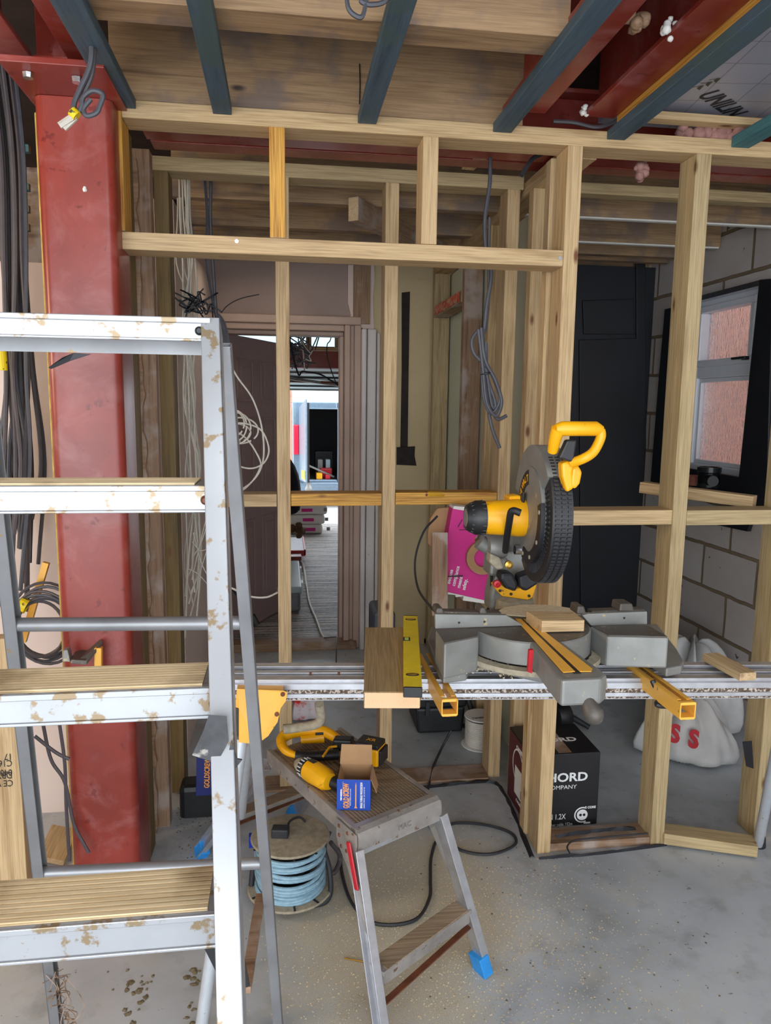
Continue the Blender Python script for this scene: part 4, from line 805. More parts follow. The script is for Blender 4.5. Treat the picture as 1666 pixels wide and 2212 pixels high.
MB().prism([P(1238,1010,Y=yh+.02), P(1250,1004,Y=yh+.02), P(1259,1020,Y=yh+.02), P(1254,1045,Y=yh+.02), P(1244,1057,Y=yh+.02), P(1234,1052,Y=yh+.02)], (0,.03,0)).build('lock_lever', M_YEL, ms, bevel=.005)
MB().tube(spline([P(1150,1225,Y=1.78), P(1160,1238,Y=1.76), P(1180,1242,Y=1.75), P(1192,1232,Y=1.75), P(1190,1222,Y=1.76)], 5), .004, 8).build('cable_loop', M_RUB, ms, smooth=True)
cable('power_cord', [P(1062,1190,Y=1.95), P(1060,1300,Y=2.0), P(1040,1330,Y=1.97)], .004, M_RUB, ms)
# offcut, plank, spirit level, stick
y_ = 1.60
a = P(1170,1366,Z=zt+.003); oc = MB().prism([P(1170,1366,Z=1.003), P(1262,1364,Z=1.003), P(1262,1364,Z=1.003)+V(0,.075,0), P(1170,1366,Z=1.003)+V(-.01,.085,0)], (0,0,.028)).build('timber_offcut', M_PINE, bevel=.001)
tag(oc, 'freshly cut pale wood block lying across the yellow mitre saw plate', 'timber')
zp = .877
a0, a1, a2, a3 = [P(x, y, Z=zp+.037) for x, y in ((786,1494), (909,1496), (870,1354), (803,1356))]
def endgrain():
    m, t, b = nt('ring_end_grain'); tc = t.nodes.new('ShaderNodeTexCoord'); mp = t.nodes.new('ShaderNodeMapping'); t.links.new(tc.outputs['Object'], mp.inputs[0]); mp.inputs['Location'].default_value = (0,0,-.02); mp.inputs['Scale'].default_value = (1,0,1.3)
    wv = t.nodes.new('ShaderNodeTexWave'); wv.wave_type = 'RINGS'; wv.rings_direction = 'SPHERICAL'; wv.inputs['Scale'].default_value = 110; wv.inputs['Distortion'].default_value = 1.5; t.links.new(mp.outputs[0], wv.inputs[0])
    t.links.new(ramp(t, wv.outputs['Fac'], [(.2, L(222,170,128)), (.8, L(240,200,160))]), b.inputs[0]); b.inputs['Roughness'].default_value = .8; return m
pm = (a0+a1)/2; pf = (a2+a3)/2; n = (pf-pm).normalized(); sd = V(n.y,-n.x,0); hw = (a1-a0).length/2
tp_ = timber('timber_plank', pm-Z*.0185, pf-Z*.0185, hw*2, .037, M_PLANKTOP, end=M_PLANKTOP, bevel=.002); tag(tp_, label='sawdusty plank laid across stand rails beside the mitre saw', cat='timber')
MB().prism([pm-sd*hw*.97-n*.001-Z*.001, pm+sd*hw*.97-n*.001-Z*.001, pm+sd*hw*.97-n*.001-Z*.036, pm-sd*hw*.97-n*.001-Z*.036], -n*.0012).build('cut_end', endgrain(), tp_)
zl = zp+.037
l0_ = P(892,1483,Z=zl+.022); l1_ = P(887,1330,Z=zl+.022); n2 = (l1_-l0_).normalized(); s2 = V(n2.y,-n2.x,0)
lv = root('spirit_level', (l0_+l1_)/2-Z*.022, 'yellow spirit level lying along the sawdusty plank', 'spirit level')
MB().bar(l0_-Z*.011, l1_-Z*.011, .040, .022).build('body', M_LEVEL, lv, bevel=.001)
MB().bar(l0_-Z*.011-n2*.008, l0_-Z*.011, .041, .023).build('end_cap', M_BLK, lv, bevel=.002)
MB().bar(l1_-Z*.011+n2*.006, l1_-Z*.011, .041, .023).build('end_cap', M_BLK, lv, bevel=.002)
LL = (l1_-l0_).length
for t in (.13, .93):
    b = MB(); c = l0_+n2*LL*t; k = 20; b.prism([c+s2*.015*math.cos(i*2*math.pi/k)+n2*.009*math.sin(i*2*math.pi/k) for i in range(k)], Z*.001); b.build('vial_window', M_BLKM, lv)
    b = MB(); b.prism([c+s2*.011*math.cos(i*2*math.pi/k)+n2*.005*math.sin(i*2*math.pi/k)+Z*.001 for i in range(k)], Z*.001); b.build('hang_slot', M_BRASS, lv)
c = l0_+n2*LL*.60-s2*.012; MB().obox(c, s2*.009, n2*.014, Z*.0012).build('vial_frame', M_BLK, lv); MB().obox(c-s2*.0+Z*.0012, s2*.005, n2*.009, Z*.0008).build('vial', plain('green_vial', L(190,215,90), .2), lv)
tag(timber('stick_offcut', P(1534,1418,Z=.89), P(1617,1462,Z=.89), .045, .02, M_PINE), label='short pale stick resting on the right end of stand rails', cat='timber')
sdv = root('screwdriver', P(910,1066,Y=2.83), 'old screwdriver with amber and red handle lying on the orange noggin', 'screwdriver')
MB().tube([P(860,1066,Y=2.83), P(920,1068,Y=2.83)], .003, 8).build('shaft', M_STEEL, sdv, smooth=True)
M_AMB = plain('amber_plastic', L(196,150,40), .25); MB().lathe(P(915,1068,Y=2.83), (1,0,-.03), [(0,0), (.009,.002), (.012,.01), (.010,.018)], 12).build('handle_collar', plain('dark_red_plastic', L(120,30,25), .3), sdv, smooth=True)
MB().lathe(P(922,1068,Y=2.83), (1,0,-.03), [(.010,0), (.013,.01), (.013,.06), (.010,.072), (0,.074)], 8).build('handle', M_AMB, sdv)
# ---------------- things behind and below the stand ----------------
bx0, bx1 = P(1137,1785,Z=0), P(1293,1785,Z=0); yf_ = (bx0.y+bx1.y)/2; X0, X1 = bx0.x, bx1.x; HB = P(1215,1629,Y=yf_).z; DB = .25
M_CBK = plain('carton_black_print', L(30,28,30), .5, var=.1); M_CRD = plain('carton_maroon_print', L(84,30,32), .5, var=.2, sc=5)
cb = root('cable_box', ((X0+X1)/2, yf_+DB/2, 0), 'black and maroon printed carton of speaker cable on floor behind the studs', 'box')
b = MB().box((X0, yf_, .001), (X1, yf_+DB, HB)); bd = b.build('carton', M_CBK, cb, bevel=.002)
MB().box((X0-.0015, yf_+.004, .004), (X0, yf_+DB-.004, HB-.004)).build('side_print', M_CRD, cb)
sp = [o for o in COL.objects if o.name.startswith('side_print')][0]
def ft(s, sz, px, py, m=M_WTXT, sx=1, bold=.0): return text('lettering', s, sz, P(px, py, Y=yf_-.001), (1,0,0), (0,0,1), m, bd, ext=.0004, sx=sx, bold=bold, right=True)
ft('CHORD', .046, 1270, 1685, sx=1.18, bold=.0012); ft('COMPANY', .022, 1246, 1703, sx=1.1); ft('C-SCREEN 1.2X', .030, 1222, 1769, sx=.74); ft('speaker cable 152m', .0185, 1237, 1783, sx=.72); ft('2 CORE', .012, 1287, 1745, bold=.0005)
c = P(1258,1760,Y=yf_-.001)
def disc(b, c, r0, r1, a0, a1, n=28, d=-.0006):
    o = [c+V(r1*math.cos(t), 0, r1*math.sin(t)) for t in [math.radians(a0+(a1-a0)*i/n) for i in range(n+1)]]
    if r0 > 0:
        i_ = [c+V(r0*math.cos(t), 0, r0*math.sin(t)) for t in [math.radians(a0+(a1-a0)*i/n) for i in range(n+1)]]
        for k in range(n): b.prism([o[k], o[k+1], i_[k+1], i_[k]], (0,d,0))
    else: b.prism(o[:-1], (0,d,0))
b = MB(); disc(b, c, .026, .031, 70, 300); disc(b, c, 0, .021, 0, 360); b.obox(c+V(.02,0,-.033), V(.013,0,0), V(0,.0004,0), V(0,0,.003)); lg_ = b.build('core_logo', M_WTXT, bd)
b = MB(); disc(b, c+V(-.007,-.0008,0), 0, .0052, 0, 360, 16); disc(b, c+V(.007,-.0008,0), 0, .0052, 0, 360, 16); b.build('core_dots', M_CBK, bd)
text('lettering', 'CHORD', .042, V(X0+.03, yf_+.10, HB+.001), (1,0,0), (0,1,0), M_WTXT, bd, ext=.0004, sx=1.25, bold=.001)
xs = X0-.002
text('lettering', 'CHORD', .022, V(xs, yf_+DB*.62, HB-.045), (0,-1,0), (0,0,1), M_WTXT, bd, ext=.0004, bold=.0006)
text('lettering', 'C-SCREEN 1.2X', .015, V(xs, yf_+DB*.55, .035), (0,-1,0), (0,0,1), M_WTXT, bd, ext=.0004)
MB().box((xs-.001, yf_+.04, .06), (xs, yf_+.16, .17)).build('paper_label', M_PAPER, bd)
b = MB()
for i in range(12): b.box((xs-.0016, yf_+.045+i*.0035, .068), (xs-.001, yf_+.045+i*.0035+.0018, .10))
b.build('barcode', M_KTXT, bd)
b = MB()
for k in range(26):
    t0, t1 = math.radians(40+200*k/26), math.radians(40+200*(k+1)/26); cc = V(xs, yf_+.13, .175)
    b.prism([cc+V(0,-r*math.cos(t),r*1.1*math.sin(t)) for t, r in ((t0,.062), (t1,.062), (t1,.056), (t0,.056))], (-.0006,0,0))
b.build('ring_print', M_PAPER, bd)
MB().box((X0+.11, yf_+.01, HB), (X0+.16, yf_+DB-.01, HB+.0008)).build('packing_tape', M_OLD, bd)
# white cable drum
dc_ = P(1030,1625,Z=0); dm = root('cable_drum', (dc_.x+.03, dc_.y+.06, 0), 'small white cable drum on the floor between toolbox and stud', 'cable drum'); q = V(dc_.x+.035, dc_.y+.07, 0)
zt_ = P(1030,1548,Y=q.y).z
MB().lathe(q+Z*zt_, (0,0,1), [(0,0), (.075,0), (.077,.003), (.075,.006), (0,.006)], 32).build('flange', M_PAPER, dm); MB().lathe(q+Z*.002, (0,0,1), [(0,0), (.085,0), (.087,.003), (.085,.006), (0,.006)], 32).build('flange', M_PAPER, dm)
b = MB()
for k in range(14): zz = .014+k*(zt_-.02)/14; b.tube([q+V(.066*math.cos(t), .066*math.sin(t), zz) for t in [2*math.pi*i/24 for i in range(25)]], .0065, 6, caps=False)
b.build('wound_cable', M_WHITEC, dm, smooth=True)
text('lettering', 'TIMES', .022, q+V(-.05,-.04,zt_+.0065), (1,.1,0), (-.1,1,0), M_KTXT, dm, ext=.0004)
# black toolbox
tq = P(950,1586,Z=0); tb = root('toolbox', (tq.x, tq.y+.12, 0), 'black plastic toolbox on the floor under the saw stand', 'toolbox')
xa, xb = P(897,1586,Z=0).x, P(1006,1586,Z=0).x; zh = P(950,1500,Y=tq.y).z
MB().prism([V(xa+.01,tq.y,.006), V(xb-.01,tq.y,.006), V(xb,tq.y,zh*.66), V(xa,tq.y,zh*.66)], (0,.24,0)).build('body', M_BLK, tb, bevel=.012)
MB().box((xa-.006, tq.y-.006, zh*.66), (xb+.006, tq.y+.246, zh)).build('lid', M_BLK, tb, bevel=.012)
for t in (.18, .74): MB().box((xa+(xb-xa)*t, tq.y-.016, zh*.5), (xa+(xb-xa)*t+.02, tq.y-.006, zh*.85)).build('latch', M_RUB, tb, bevel=.002)
MB().tube(spline([V(xb+.01,tq.y+.05,.01), V(xb+.04,tq.y+.02,.05), V(xb+.03,tq.y+.02,.12), V(xb+.0,tq.y+.05,zh)], 5), .014, 10).build('hose', M_RUB, tb, smooth=True)
# power tool behind the stud
cq = P(1240,1540,Z=.03)
dt = root('black_tool', V(cq.x,cq.y,.0), 'black power tool on the floor behind the carton near stud', 'power tool')
tq2 = P(1214,1545,Z=.066); MB().lathe(tq2, (1,.3,0), [(0,-.04), (.05,-.04), (.065,-.01), (.065,.02), (.04,.03), (0,.03)], 20).build('head', M_BLK, dt, smooth=True)
MB().tube([tq2+V(.03,0,0), tq2+V(.12,-.05,-.045)], [.016,.012], 10).build('barrel', M_RUB, dt, smooth=True)
# white woven sacks
def sack(name, base, top, yq, dy, seed, m, lab):
    random.seed(seed); pts = base; b = bmesh.new(); c = V(sum(p.x for p in pts)/len(pts), sum(p.y for p in pts)/len(pts), 0)
    n = 64; lay = []
    for li, (f, z) in enumerate(top):
        row = []
        for i in range(n):
            t = i/n*len(pts); k = int(t) % len(pts); u_ = t-int(t); p = pts[k].lerp(pts[(k+1) % len(pts)], u_)
            r = c+(p-c)*f*(1+.035*math.sin(i*1.3+li*1.7)+random.uniform(-.02,.02)); row.append(b.verts.new((r.x, r.y, z*(1+.14*math.sin(i*.55+seed)+random.uniform(-.06,.06)) if z > .01 else z)))
        lay.append(row)
    for a_, c_ in zip(lay, lay[1:]):
        for i in range(n): b.faces.new((a_[i], a_[(i+1) % n], c_[(i+1) % n], c_[i]))
    b.faces.new(lay[-1]); b.faces.new(lay[0][::-1]); bmesh.ops.recalc_face_normals(b, faces=b.faces)
    me = bpy.data.meshes.new(name); b.to_mesh(me); b.free(); me.materials.append(m); me.polygons.foreach_set('use_smooth', [True]*len(me.polygons))
    o = bpy.data.objects.new(name, me); reg(o, Matrix.Translation((0,0,.001))); s_ = o.modifiers.new('s', 'SUBSURF'); s_.levels = 1; s_.render_levels = 1
    return tag(o, lab, 'sack')
M_SACK = plain('woven_white_sack', L(188,186,184), .6, var=.15, sc=8, bmp=.6)
s1k = sack('rubble_sack', [P(1368,1628,Z=0), P(1460,1658,Z=0), P(1545,1672,Z=0), P(1598,1660,Z=0), P(1560,1620,Z=0), P(1470,1595,Z=.0), P(1400,1600,Z=0)], [(1.0,0), (1.03,.05), (.92,.13), (.7,.2), (.42,.25), (.15,.26)], 0, 0, 2, M_SACK, 'white woven sack with red printed letters lying on floor behind partition')
for ch, px, py in (('S', 1446, 1600), ('S', 1487, 1612)):
    q = P(px, py, Y=2.76); text('lettering', ch, .10, q, (1,0,-.25), (.2,.35,1), plain('red_ink', L(180,40,50), .6), s1k, ext=.001, bold=.005)
s2k = sack('rubble_sack', [V(1.90,3.05,0), V(2.12,3.02,0), V(2.13,3.42,0), V(1.86,3.44,0), V(1.80,3.25,0)], [(1.0,0), (1.04,.08), (1.0,.2), (.85,.32), (.55,.38), (.2,.4)], 0, 0, 5, M_SACK, 'plain white woven sack bulging behind the far right stud')
tag(MB().prism([P(1604,1602,Y=2.275), P(1624,1600,Y=2.275), P(1628,1660,Y=2.275), P(1612,1655,Y=2.275)], (0,-.002,0)).build('black_tape', M_BLKM), 'strip of black tape stuck low on the far right stud', 'tape')
# yellow handled tool on the right behind the stand
yt = root('yellow_handled_tool', P(1470,1410,Y=3.6), 'yellow handled tool standing against the block wall behind saw', 'tool'); 
MB().tube(spline([P(1456,1402,Y=3.55), P(1480,1400,Y=3.55), P(1491,1406,Y=3.55), P(1488,1420,Y=3.55), P(1476,1424,Y=3.55)], 5), .008, 10).build('handle', M_YEL, yt, smooth=True)
MB().prism([P(1455,1408,Y=3.56), P(1472,1408,Y=3.56), P(1480,1430,Y=3.56), P(1470,1560,Y=3.56), P(1456,1560,Y=3.56)], (0,.03,0)).build('body', M_BLK, yt, bevel=.006)
# pink safety carton & brown board behind the saw
pk0 = [P(978,1098,Y=2.72), P(1062,1105,Y=2.72), P(1056,1300,Y=2.72), P(946,1274,Y=2.72)]
M_PINK = plain('magenta_print', L(205,20,130), .5, var=.04)
pb = root('pink_carton', P(1000,1290,Y=2.74), 'magenta printed carton leaning between orange noggin and the saw', 'box')
MB().prism(pk0, (0,.08,0)).build('carton', M_PINK, pb, bevel=.002)
b = MB(); b.prism([P(944,1274,Y=2.715), P(1056,1299,Y=2.715), P(1056,1305,Y=2.715), P(1000,1297,Y=2.715), P(1002,1288,Y=2.715), P(985,1290,Y=2.715), P(984,1285,Y=2.715), P(943,1282,Y=2.715)], (0,.07,0)); b.prism([P(981,1093,Y=2.715), P(1024,1097,Y=2.715), P(1022,1106,Y=2.715), P(979,1099,Y=2.715)], (0,.07,0)); b.build('white_flap', M_PAPER, pb)
td = P(958,1262,Y=2.718); up_ = (P(975,1190,Y=2.718)-P(958,1262,Y=2.718)).normalized(); ri_ = up_.cross(V(0,1,0)).normalized()*-1
if ri_.x < 0: ri_ = -ri_
for k, s in enumerate(('Because', 'compliance', 'means', 'safety.')):
    text('lettering', s, .0205, P(972,1262,Y=2.718)+ri_*(.0215*k)-up_*.004*k, up_, -ri_, M_WTXT, pb, ext=.0003, sx=.85, bold=.0004)
cen = P(1002,1135,Y=2.718); b = MB()
for k in range(3):
    t0, t1 = math.radians(90+120*k+14), math.radians(90+120*(k+1)-14); b.bar(cen+V(.024*math.cos(t0),0,.024*math.sin(t0)), cen+V(.024*math.cos(t1),0,.024*math.sin(t1)), .002, .003, (0,1,0))
b.build('recycling_mark', M_KTXT, pb); text('lettering', '03', .014, cen+V(.006,0,-.009), up_, -ri_, M_KTXT, pb, ext=.0003); text('lettering', 'PVC', .010, cen+V(.024,0,-.010), up_, -ri_, M_KTXT, pb, ext=.0003)
MB().lathe(P(1045,1205,Y=2.70), (0,1,0), [(.037,0), (.066,0), (.066,.02), (.037,.02), (.037,0)], 32).build('cardboard_ring', M_CARD, pb)
b = MB(); b.bar(P(948,1246,Y=2.70), P(1000,1244,Y=2.70), .004, .006, (0,1,0)); tag(b.build('clip_wire', M_BLKM), 'thin black rod crossing the lower magenta carton', 'rod')
tag(MB().prism([P(925,1150,Y=2.78), P(930,1120,Y=2.78), P(945,1098,Y=2.78), P(985,1095,Y=2.78), P(978,1140,Y=2.78), P(965,1200,Y=2.78), P(940,1192,Y=2.78), P(925,1175,Y=2.78)], (0,.02,0)).build('brown_card', M_CARD, bevel=.004), 'brown curved card tucked behind the magenta carton', 'card')
tag(timber('plywood_offcut', P(950,1330,Y=2.60), P(950,1150,Y=2.66), .06, .012, M_OLD, up=(0,1,0)), label='pinkish board strip upright left of the magenta carton', cat='timber')
# bits on the window board
tag(timber('loose_batten', P(1387,1052,Y=2.70), P(1700,1098,Y=2.22)+V(0,.17,0), .05, .042, M_PINE), label='loose timber resting across the noggin below the window', cat='timber')
pf_ = root('pipe_fitting', P(1530,1050,X=2.10), 'black plastic soil pipe boss fitting on the window sill', 'pipe fitting')
pc_ = P(1530,1053,X=2.06); pz = P(1530,1008,X=2.06).z
MB().lathe(pc_, (0,0,1), [(.05,0), (.052,.004), (.05,.02), (.05,pz-pc_.z-.03), (.056,pz-pc_.z-.025), (.056,pz-pc_.z), (.05,pz-pc_.z), (.05,.01)], 32).build('barrel', plain('glossy_black_pipe', L(28,30,34), .2), pf_, smooth=True)
MB().tube([pc_+V(-.02,-.03,.04), pc_+V(-.035,-.095,.04)], .026, 18).build('boss', M_BLK, pf_, smooth=True)
tag(MB().lathe(P(1498,1040,X=2.10)-Z*.02, (0,0,1), [(0,0), (.03,0), (.036,.05), (.032,.052), (0,.04)], 20).build('terracotta_fitting', plain('terracotta', L(150,90,70), .6)), 'small terracotta coloured fitting beside black pipe on the sill', 'fitting')
struct('trim_window_board', MB().box((2.02, 3.2, 1.10), (2.34, 3.80, 1.125)), M_BLKM)
# hidden-edge items beneath the left of the stand
tag(sack('plastic_bag', [P(632,1568,Z=0), P(692,1566,Z=0), P(700,1520,Z=0), P(690,1500,Z=0), P(634,1500,Z=0)], [(1,0), (1.02,.05), (.9,.12), (.6,.17), (.2,.18)], 0, 0, 9, plain('red_white_bag', L(215,205,208), .5, var=.1, sc=4, spots=(5,.48,L(225,40,30))), 'red and white plastic bag on floor behind the stand'), None)
tag(MB().box((P(808,1352,Y=3.6).x, 3.6, .001), (P(855,1352,Y=3.6).x, 3.85, P(826,1322,Y=3.6).z)).build('grey_case', plain('blue_grey_case', L(78,86,100), .5), bevel=.02), 'blue-grey case partly hidden behind the sawdusty plank', 'case')
# second screw carton & dark bag at left
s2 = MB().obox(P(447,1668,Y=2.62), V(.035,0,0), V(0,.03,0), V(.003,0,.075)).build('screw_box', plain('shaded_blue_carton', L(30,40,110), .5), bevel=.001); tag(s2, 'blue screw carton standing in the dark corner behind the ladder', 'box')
text('lettering', 'GOLDSCREW', .026, P(452,1702,Y=2.585), (.04,0,1), (-1,0,.04), M_GO, s2, ext=.0003, sx=.72, bold=.0008)
s3 = MB().obox(P(447,1630,Y=2.70)-Z*.20, V(.10,0,0), V(0,.05,0), V(0,0,.10)).build('dark_case', M_BLK, bevel=.02); tag(s3, 'dark case in the corner behind the blue screw carton', 'case')

# ---------------- cables ----------------
random.seed(21)
for k in range(24):
    x0 = random.uniform(2, 64); x1 = x0+random.uniform(-8, 45); y_ = 2.45+random.uniform(0,.2); end = random.uniform(1050, 1330)
    pts = [P(max(-30, x0-30+random.uniform(-4,4)), 120, Y=y_), P(x0-6, 330, Y=y_), P(x0, 560, Y=y_), P((x0+x1)/2+random.uniform(-9,9), 800, Y=y_), P(x1+random.uniform(-12,12), 1000, Y=y_), P(x1+random.uniform(-14,14), end, Y=y_)]
    cable('cable', pts, .0066, (M_DARKC, M_GREYC)[k % 4 == 0], n=6, seg=6, label='grey cable hanging in the bundle at the left of the red column', cat='cable', group='grey cables hanging left of the column')
cc = P(95,1352,Y=2.40); cl = root('cable_coil', cc, 'coil of grey cables tied with yellow tape beside the column', 'cable coil')
for k in range(7):
    r = .075+.007*k; tl = random.uniform(-.1,.1); pts = [cc+V(r*.95*math.cos(t), .01*k-.03+.02*math.sin(t+k), r*1.1*math.sin(t)+tl*.1*math.cos(t)) for t in [2*math.pi*i/30 for i in range(31)]]
    MB().tube(pts, .005, 6).build('loop', (M_DARKC, M_GREYC)[k % 2], cl, smooth=True)
M_YTAPE = plain('yellow_tape', L(230,200,20), .5, spots=(60,.55,L(60,50,20)))
MB().lathe(P(50,1308,Y=2.36), (1,0,-.5), [(.022,-.012), (.024,0), (.022,.012)], 14).build('yellow_tape', M_YTAPE, cl)
tag(MB().lathe(P(4,778,Y=2.40), (0,0,1), [(0,-.03), (.014,-.03), (.015,0), (.014,.03), (0,.03)], 14).build('cable_marker_tape', M_YTAPE), 'band of yellow tape round cables at the left edge', 'tape')
for px, a_, lab in ((100,((92,1560),(110,1640),(140,1690),(160,1780),(192,1842)),'grey cable trailing down the front of red column foot'), (60,((75,1590),(120,1625),(150,1640)),'short grey cable crossing the pink wall low down'), (140,((128,1560),(140,1650),(143,1740),(150,1860)),'grey cable hanging beside the column foot')):
    cable('cable', [P(x,y,Y=2.17) for x, y in a_], .005, M_DARKC, label=lab, cat='cable')
# top left hanging flat cables
hg = root('hanging_cable', P(190,200,Y=2.0), 'flat grey cables hanging from above with yellow tape over the column head', 'cable')
def hp(l, Y): return [P(x,y,Y=Y) for x, y in l]
MB().tube(spline(hp([(190,0),(194,60),(198,110),(192,150),(172,195),(160,225),(162,248)], 1.92), 6), .0065, 8).build('flat_cable', M_GREYC, hg, smooth=True)
MB().tube(spline(hp([(200,20),(203,100),(198,160),(182,200),(176,222)], 1.93), 6), .0065, 8).build('flat_cable', M_DARKC, hg, smooth=True)
MB().tube(spline(hp([(140,272),(162,252),(175,232),(180,210),(200,196),(222,204),(216,228),(208,244),(188,250),(180,236),(196,214)], 1.90), 6), .006, 8).build('flat_cable', M_GREYC, hg, smooth=True)
MB().tube(hp([(129,272),(162,250)], 1.895), .008, 6).tube(hp([(138,278),(163,254)], 1.90), .007, 6).build('cut_ends', M_WHITEC, hg, smooth=True)
MB().tube(hp([(155,240),(167,252)], 1.893), .012, 10).build('yellow_tape', M_YTAPE, hg, smooth=True); MB().tube(hp([(196,8),(195,32)], 1.915), .0085, 10).build('yellow_tape', M_YTAPE, hg, smooth=True)
cable('cable', [P(x,y,Y=1.62) for x, y in ((748,-20),(752,15),(765,32),(782,36),(790,10),(792,-10),(780,2),(800,10),(830,4),(845,-20))], .005, M_GREYC, label='small loop of cable dangling at the top centre edge', cat='cable')
# hanging coil in the recess
hc_ = root('cable_coil', P(1050,700,Y=2.60), 'grey cable coil bound by a black tie hanging before the side studs', 'cable coil')
MB().tube(spline([V(P(1058,384,Y=2.60).x,2.60,2.374)]+[P(x,y,Y=2.60) for x, y in ((1058,400),(1048,470),(1050,540),(1062,590),(1052,660),(1046,720))], 6), .007, 8).build('feed', M_GREYC, hc_, smooth=True)
MB().tube(spline([P(x,y,Y=2.61) for x, y in ((1058,470),(1056,560),(1056,640),(1050,715))], 6), .0055, 8).build('feed', M_DARKC, hc_, smooth=True)
for k, l in enumerate((((1034,712),(1044,800),(1052,870),(1072,898),(1084,868),(1070,820),(1048,775),(1040,708)), ((1044,712),(1042,800),(1046,860),(1062,893),(1080,860),(1058,800),(1026,765),(1020,735),(1034,712)), ((1040,720),(1052,810),(1068,860),(1070,880),(1062,872),(1052,800),(1050,740)), ((1044,730),(1052,850),(1062,920),(1080,968)), ((1060,880),(1075,905),(1095,898)))):
    MB().tube(spline([P(x,y,Y=2.585+.006*k) for x, y in l], 6), .0065, 8).build('loop', M_GREYC, hc_, smooth=True)
b = MB(); q = P(1049,807,Y=2.595); b.tube([q+V(.017*math.cos(t), .02*math.sin(t), .004*math.cos(t)) for t in [2*math.pi*i/16 for i in range(17)]], .003, 6); b.build('cable_tie', M_BLK, hc_, smooth=True)
# white cables in the recess
random.seed(8)
for k in range(9):
    xa = 384+k*3.2; s = random.uniform(-1,1); y_ = 3.0+random.uniform(0,.2)
    pts = [P(xa,375,Y=y_), P(xa+2+s*4,470,Y=y_), P(xa+random.uniform(-6,22),570,Y=y_), P(404+random.uniform(-12,22),680,Y=y_), P(402+random.uniform(-8,26),860,Y=y_), P(404+random.uniform(-6,30),1010,Y=y_), P(410+random.uniform(-14,26),1200,Y=y_), P(408+random.uniform(-8,22),1360+random.uniform(-120,60),Y=y_)]
    cable('white_cable', pts, .0035, M_WHITEC, n=5, seg=5, label='pale thin cable hanging against left wall of the recess', cat='cable', group='pale cables hanging in the recess')
for k, l in enumerate((((442,380),(448,470),(446,560),(458,640),(470,700)), ((456,380),(455,480),(462,600),(468,690)))):
    cable('grey_cable', [P(x,y,Y=3.0) for x, y in l], .006, M_GREYC, label=('left' if k == 0 else 'right')+'-hand grey cable dropping beside the pale recess cables', cat='cable')
cable('tied_cable_bunch', [P(x,y,Y=2.95) for x, y in ((470,690),(478,720),(490,750),(488,735),(478,700),(472,680),(485,700),(494,745),(484,752),(474,720))], .006, M_GREYC, label='doubled grey cable bunch hooked by the ladder top', cat='cable')
cable('black_wire', [P(x,y,Y=2.95) for x, y in ((478,676),(492,660),(520,645),(560,636))], .002, M_BLKM, label='thin black wire sticking out from the cable bunch', cat='wire')
b = MB(); random.seed(31)
for k in range(9):
    q = P(424,660,Y=2.95); b.tube(spline([q+V(random.gauss(0,.035),0,random.gauss(0,.03)) for i in range(5)], 5), .003, 5)
tag(b.build('black_flex_tangle', M_BLKM, smooth=True), 'tangled black flex knotted round the pale recess cables', 'cable')
wc = root('white_cable_coil', P(530,930,Y=2.9), 'coil of white cable hanging in front of the dark panelled door', 'cable coil')
for k, (cx, cy, rx, ry) in enumerate(((505,920,28,34), (508,925,32,34), (498,915,26,28), (512,930,40,28), (500,935,34,20))):
    MB().tube([P(cx+rx*math.cos(t)+2*k, cy+ry*math.sin(t), Y=2.88+.008*k) for t in [2*math.pi*i/30+.3*k for i in range(30)]], .0033, 6).build('loop', M_WHITEC, wc, smooth=True)
MB().tube(spline([P(x,y,Y=2.9) for x, y in ((490,970),(505,1000),(540,1012),(570,1000),(581,970),(565,930),(530,915),(500,915))], 6), .0035, 6).build('loop', M_WHITEC, wc, smooth=True)
MB().tube(spline([P(x,y,Y=2.9) for x, y in ((480,750),(510,810),(545,860),(565,920),(570,980),(560,1020),(535,1050),(520,1062))], 6), .0035, 6).build('tail', M_WHITEC, wc, smooth=True)
MB().tube(spline([P(x,y,Y=2.91) for x, y in ((500,925),(535,950),(560,990),(562,1010),(545,1040),(518,1060))], 6), .0035, 6).build('tail', M_WHITEC, wc, smooth=True)
cable('white_cable', [P(x,y,Y=2.9) for x, y in ((500,1270),(540,1288),(575,1290),(600,1280))], .004, M_WHITEC, label='white cable drooping across the lower doorway left of stud', cat='cable')
random.seed(17)
for k in range(6):
    a_ = (410+random.uniform(-8,10), 1120+random.uniform(0,200)); c_ = (446+random.uniform(0,4), 1110+random.uniform(0,240)); cable('thin_wire', [P(*a_,Y=2.98), P((a_[0]+c_[0])/2, (a_[1]+c_[1])/2+random.uniform(-15,15), Y=2.97), P(*c_,Y=2.96)], .0022, M_WHITEC, n=5, label='thin pale wire crossing behind the ladder stile', cat='wire', group='thin wires behind the ladder')
bq = P(553,1350,Y=3.1); tag(MB().tube([P(500,1270,Y=2.92), P(528,1305,Y=3.1), P(545,1335,Y=3.1)], .006, 8).tube([P(543,1330,Y=3.1), P(554,1350,Y=3.1)], .017, 8).build('bare_cable_end', M_BLK, smooth=True), 'black capped cable end hanging in the low doorway', 'cable')
cable('saw_cable', [P(x,y,Y=Y_) for x, y, Y_ in ((945,1115,2.6),(915,1150,2.55),(897,1210,2.5),(903,1270,2.4),(930,1310,2.2),(945,1325,2.05))], .004, M_RUB, label='thin black flex looping behind the saw left of magenta carton', cat='cable')
